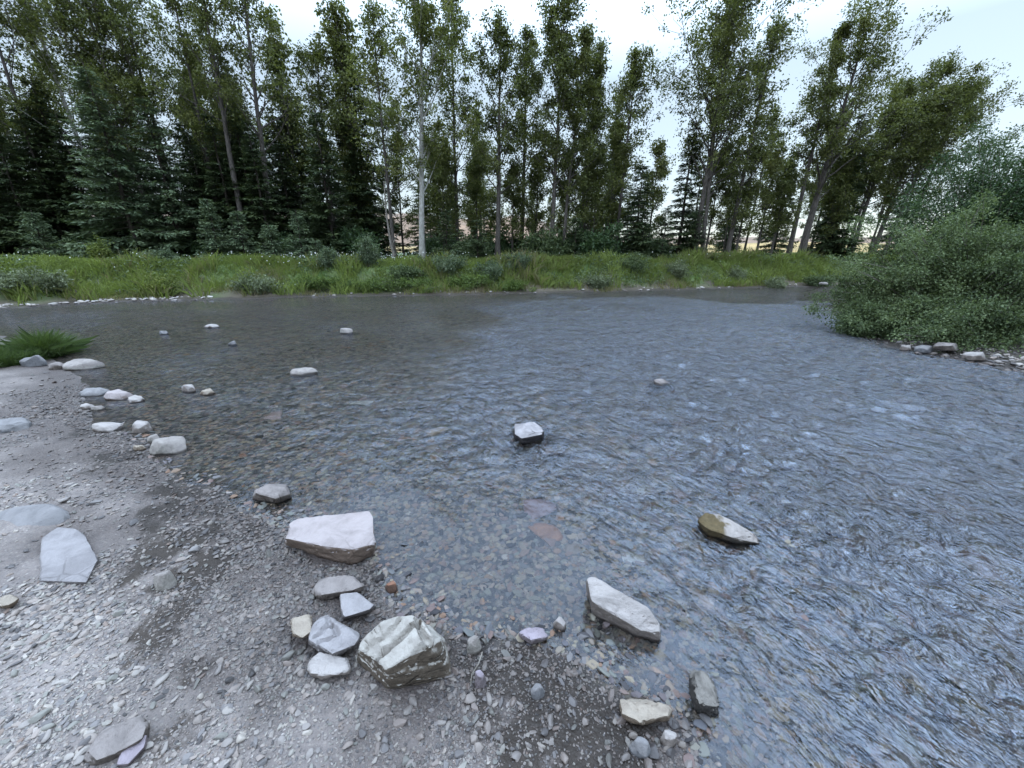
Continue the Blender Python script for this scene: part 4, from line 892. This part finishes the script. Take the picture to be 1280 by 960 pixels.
# ---------------------------------------------------------------- gravel
rng = np.random.default_rng(15)
def clear_of(P, size=0):
    k = np.ones(len(P), bool)
    for x, y, r_ in BIG: k &= np.hypot(P[:, 0] - x, P[:, 1] - y) > r_ * .55
    return k
def ring_points(n, r0, r1, a0, a1, pw=.5):
    r_ = (rng.uniform(0, 1, n) * (r1 ** (1 / pw) - r0 ** (1 / pw)) + r0 ** (1 / pw)) ** pw; a = rng.uniform(R(a0), R(a1), n)
    return np.column_stack([r_ * np.sin(a), r_ * np.cos(a)])
def stones(n, r0, r1, a0, a1, s0, s1, land, dens_fn, pw=.5):
    P = ring_points(n, r0, r1, a0, a1, pw); z_, dn_, dr_, df_ = ground(P)
    k = (dn_ > -.02) if land else (dn_ < .02) & (dr_ < .1) & (df_ < .1)
    k &= rng.random(n) < dens_fn(P, z_, dn_)
    if land: k &= clear_of(P)
    P, z_ = P[k], z_[k]; u_ = rng.uniform(0, 1, len(P)) ** 2.2; return np.column_stack([P, z_]), s0 + (s1 - s0) * u_
def dland(P, z_, dn_):
    c = at(585, 915); hot = np.exp(-(((P[:, 0] - c.x) / .26) ** 2 + ((P[:, 1] - c.y) / .22) ** 2))
    c2 = at(380, 720); hot = np.maximum(hot, np.exp(-(((P[:, 0] - c2.x) / .6) ** 2 + ((P[:, 1] - c2.y) / .45) ** 2)))
    base = np.clip(.42 + .5 * fbm(P, 3.1, 3, 55), .05, 1) * (1 - .72 * dirt_mask(P)) + .5 * hot * (1 - .7 * dirt_mask(P))
    return np.clip(base + .25 * sstep(.35, .05, dn_), 0, 1)
A = [stones(120000, .45, 2.3, -75, 48, .0026, .007, True, dland), stones(40000, .45, 3.2, -75, 48, .005, .017, True, dland), stones(1500, .5, 3.4, -75, 48, .012, .022, True, dland), stones(60000, .5, 7, -75, 48, .007, .024, True, lambda P, z_, d: .7 * sstep(.34, .02, np.abs(d) + fbm(P, 4, 2, 58) * .1) * (1 - .72 * dirt_mask(P)), .6),
     stones(80000, 2.2, 7.5, -75, 10, .005, .018, True, dland, .65), stones(9000, .9, 7, -75, 48, .010, .027, True, lambda P, z_, d: .6 * sstep(.5, .02, d), .6), stones(3000, 2.2, 8.5, -75, 10, .013, .032, True, dland)]
PL = np.concatenate([a[0] for a in A]); SL = np.concatenate([a[1] for a in A])
TL = rng.beta(1.5, 1.5, len(PL))
def split_big(Pp, Sz, n):
    vis = (zcam(Pp) > .3); px = Pp[:, 0] / np.maximum(zcam(Pp), .1); py = (((CAM_H - Pp[:, 2]) * CP - Pp[:, 1] * SP)) / np.maximum(zcam(Pp), .1)
    vis &= (np.abs(px) < 1.32) & (np.abs(py) < .985); sc = np.where(vis, Sz / np.maximum(zcam(Pp), .1), 0)
    o = np.argsort(-sc); return o[:n], o[n:]
HUE = ['blackish', 'dark grey', 'mid grey', 'plain grey', 'brownish grey', 'pale grey', 'light grey', 'greenish grey', 'pale buff', 'near white']
HUEB = ['blackish', 'dark grey', 'brownish grey', 'tan grey', 'dull tan', 'reddish brown', 'slate grey', 'greenish grey', 'pale tan', 'rust tinged']
def individuals(name, Pp, Sz, Tn, idx, mat, lab, cat, group, base, flat, sink, HUE=HUE):
    rg = np.random.default_rng(31); tpl = {}
    for i in idx:
        hb = min(9, int(Tn[i] * 10)); v = int(rg.integers(0, 5))
        if (hb, v) not in tpl:
            V = stone_shape(rg, base, rg.uniform(.4, .9), rg.uniform(*flat), rg.uniform(1.05, 1.6)); V[:, 2] -= V[:, 2].min()
            tpl[hb, v] = mesh(name, V, base[1], mat, {'tint': np.full(len(V), (hb + .5) / 10)}); tpl[hb, v].set_sharp_from_angle(angle=R(25))
        o = ob(name, tpl[hb, v], label=lab % HUE[hb], cat=cat, group=group % HUE[hb])
        o.location = (Pp[i, 0], Pp[i, 1], Pp[i, 2] - Sz[i] * sink * .5); o.scale = (Sz[i],) * 3; o.rotation_euler = (rg.normal(0, .14), rg.normal(0, .14), rg.uniform(0, 6.28))
bi, sm = split_big(PL, SL, 290)
individuals('pebble', PL, SL, TL, bi, M_PEB, '%s angular pebble lying loose on the gravel shore', 'pebble', '%s pebbles on the gravel shore', ICO2, (.4, .75), .35)
far_ = zcam(PL[sm]) > 2.6
ob('gravel', scatter_mesh('gravel', PL[sm], SL[sm], TL[sm], rng, M_PEB), kind='stuff', label='loose angular gravel covering the near shore', cat='gravel')
q0, q1 = np.array(RIGHT[0]), np.array(RIGHT[4]); u = rng.uniform(-.25, 1.05, 2600)[:, None]
Pr = q0 + (q1 - q0) * u + rng.normal(0, .45, (2600, 2)); zr, _, drr, _ = ground(Pr); k = (drr > -.15) & (drr < 1.6)
Pr = np.column_stack([Pr, zr])[k]; ob('bank_gravel', scatter_mesh('bank_gravel', Pr, .012 + .05 * rng.uniform(0, 1, len(Pr)) ** 3, rng.uniform(0, .75, len(Pr)), rng, M_PEB), kind='stuff', label='dark gravel along the right bank under the alders', cat='gravel')
# stones of the river bed
def dbed(P, z_, dn_): return np.clip(.75 + .4 * fbm(P, 1.6, 2, 57), 0, 1)
B = [stones(26000, .7, 3.0, -40, 75, .006, .018, False, lambda P, z_, d: np.clip(sstep(-1.0, -.02, d) * 1.0, .12, 1)), stones(15000, .7, 5.0, -65, 75, .018, .045, False, dbed, .6), stones(5000, .9, 7.5, -75, 40, .03, .075, False, lambda P, z_, d: .55 * sstep(-1.6, -.05, d), .6), stones(12000, 3, 13, -70, 62, .03, .075, False, dbed, .62)]
PB = np.concatenate([a[0] for a in B]); SB = np.concatenate([a[1] for a in B]); TB = rng.beta(1.25, 1.25, len(PB))
lim = PB[:, 2] + SB * .75; ok = (lim < -.006) | (SB < .03); PB, SB, TB = PB[ok], SB[ok], TB[ok]
bi, sm = split_big(PB, SB, 280)
individuals('cobble', PB, SB, TB, bi, M_BED, '%s flat cobble lying under the clear water', 'cobble', '%s cobbles on the river bed', ICO2, (.25, .45), .3, HUEB)
ob('river_bed_stones', scatter_mesh('river_bed_stones', PB[sm], SB[sm], TB[sm], rng, M_BED, flat=(.25, .5), sink=.2), kind='stuff', label='multicoloured stones covering the bed of the river', cat='stones')
# pale stones along the far waterline
u = np.concatenate([rng.uniform(-17, 16, 60), rng.uniform(-17, -11, 110)]); ys = np.interp(u, [p[0] for p in FAR[1:16]], [p[1] for p in FAR[1:16]])
Pz = np.column_stack([u, ys + rng.uniform(-.1, .55, len(u))]); zz, _, _, dfz = ground(Pz); k = (dfz > -.15) & (dfz < .6); Pz = np.column_stack([Pz, zz])[k]
rg = np.random.default_rng(8); tpl = []
for v in range(6):
    V = stone_shape(rg, ICO1, .6, .55, 1.4); V[:, 2] -= V[:, 2].min(); tpl.append(mesh('bank_stone', V, ICO1[1], M_PEB, {'tint': np.full(len(V), rg.choice([.84, .97, 1.0, .4]))}))
for p in Pz:
    o = ob('bank_stone', tpl[int(rg.integers(0, 6))], loc=(p[0], p[1], p[2] - .01), rz=rg.uniform(0, 6), label='small pale stone at the waterline of the far bank', cat='stone', group='pale stones along the far waterline')
    o.scale = (rg.uniform(.03, .10),) * 3
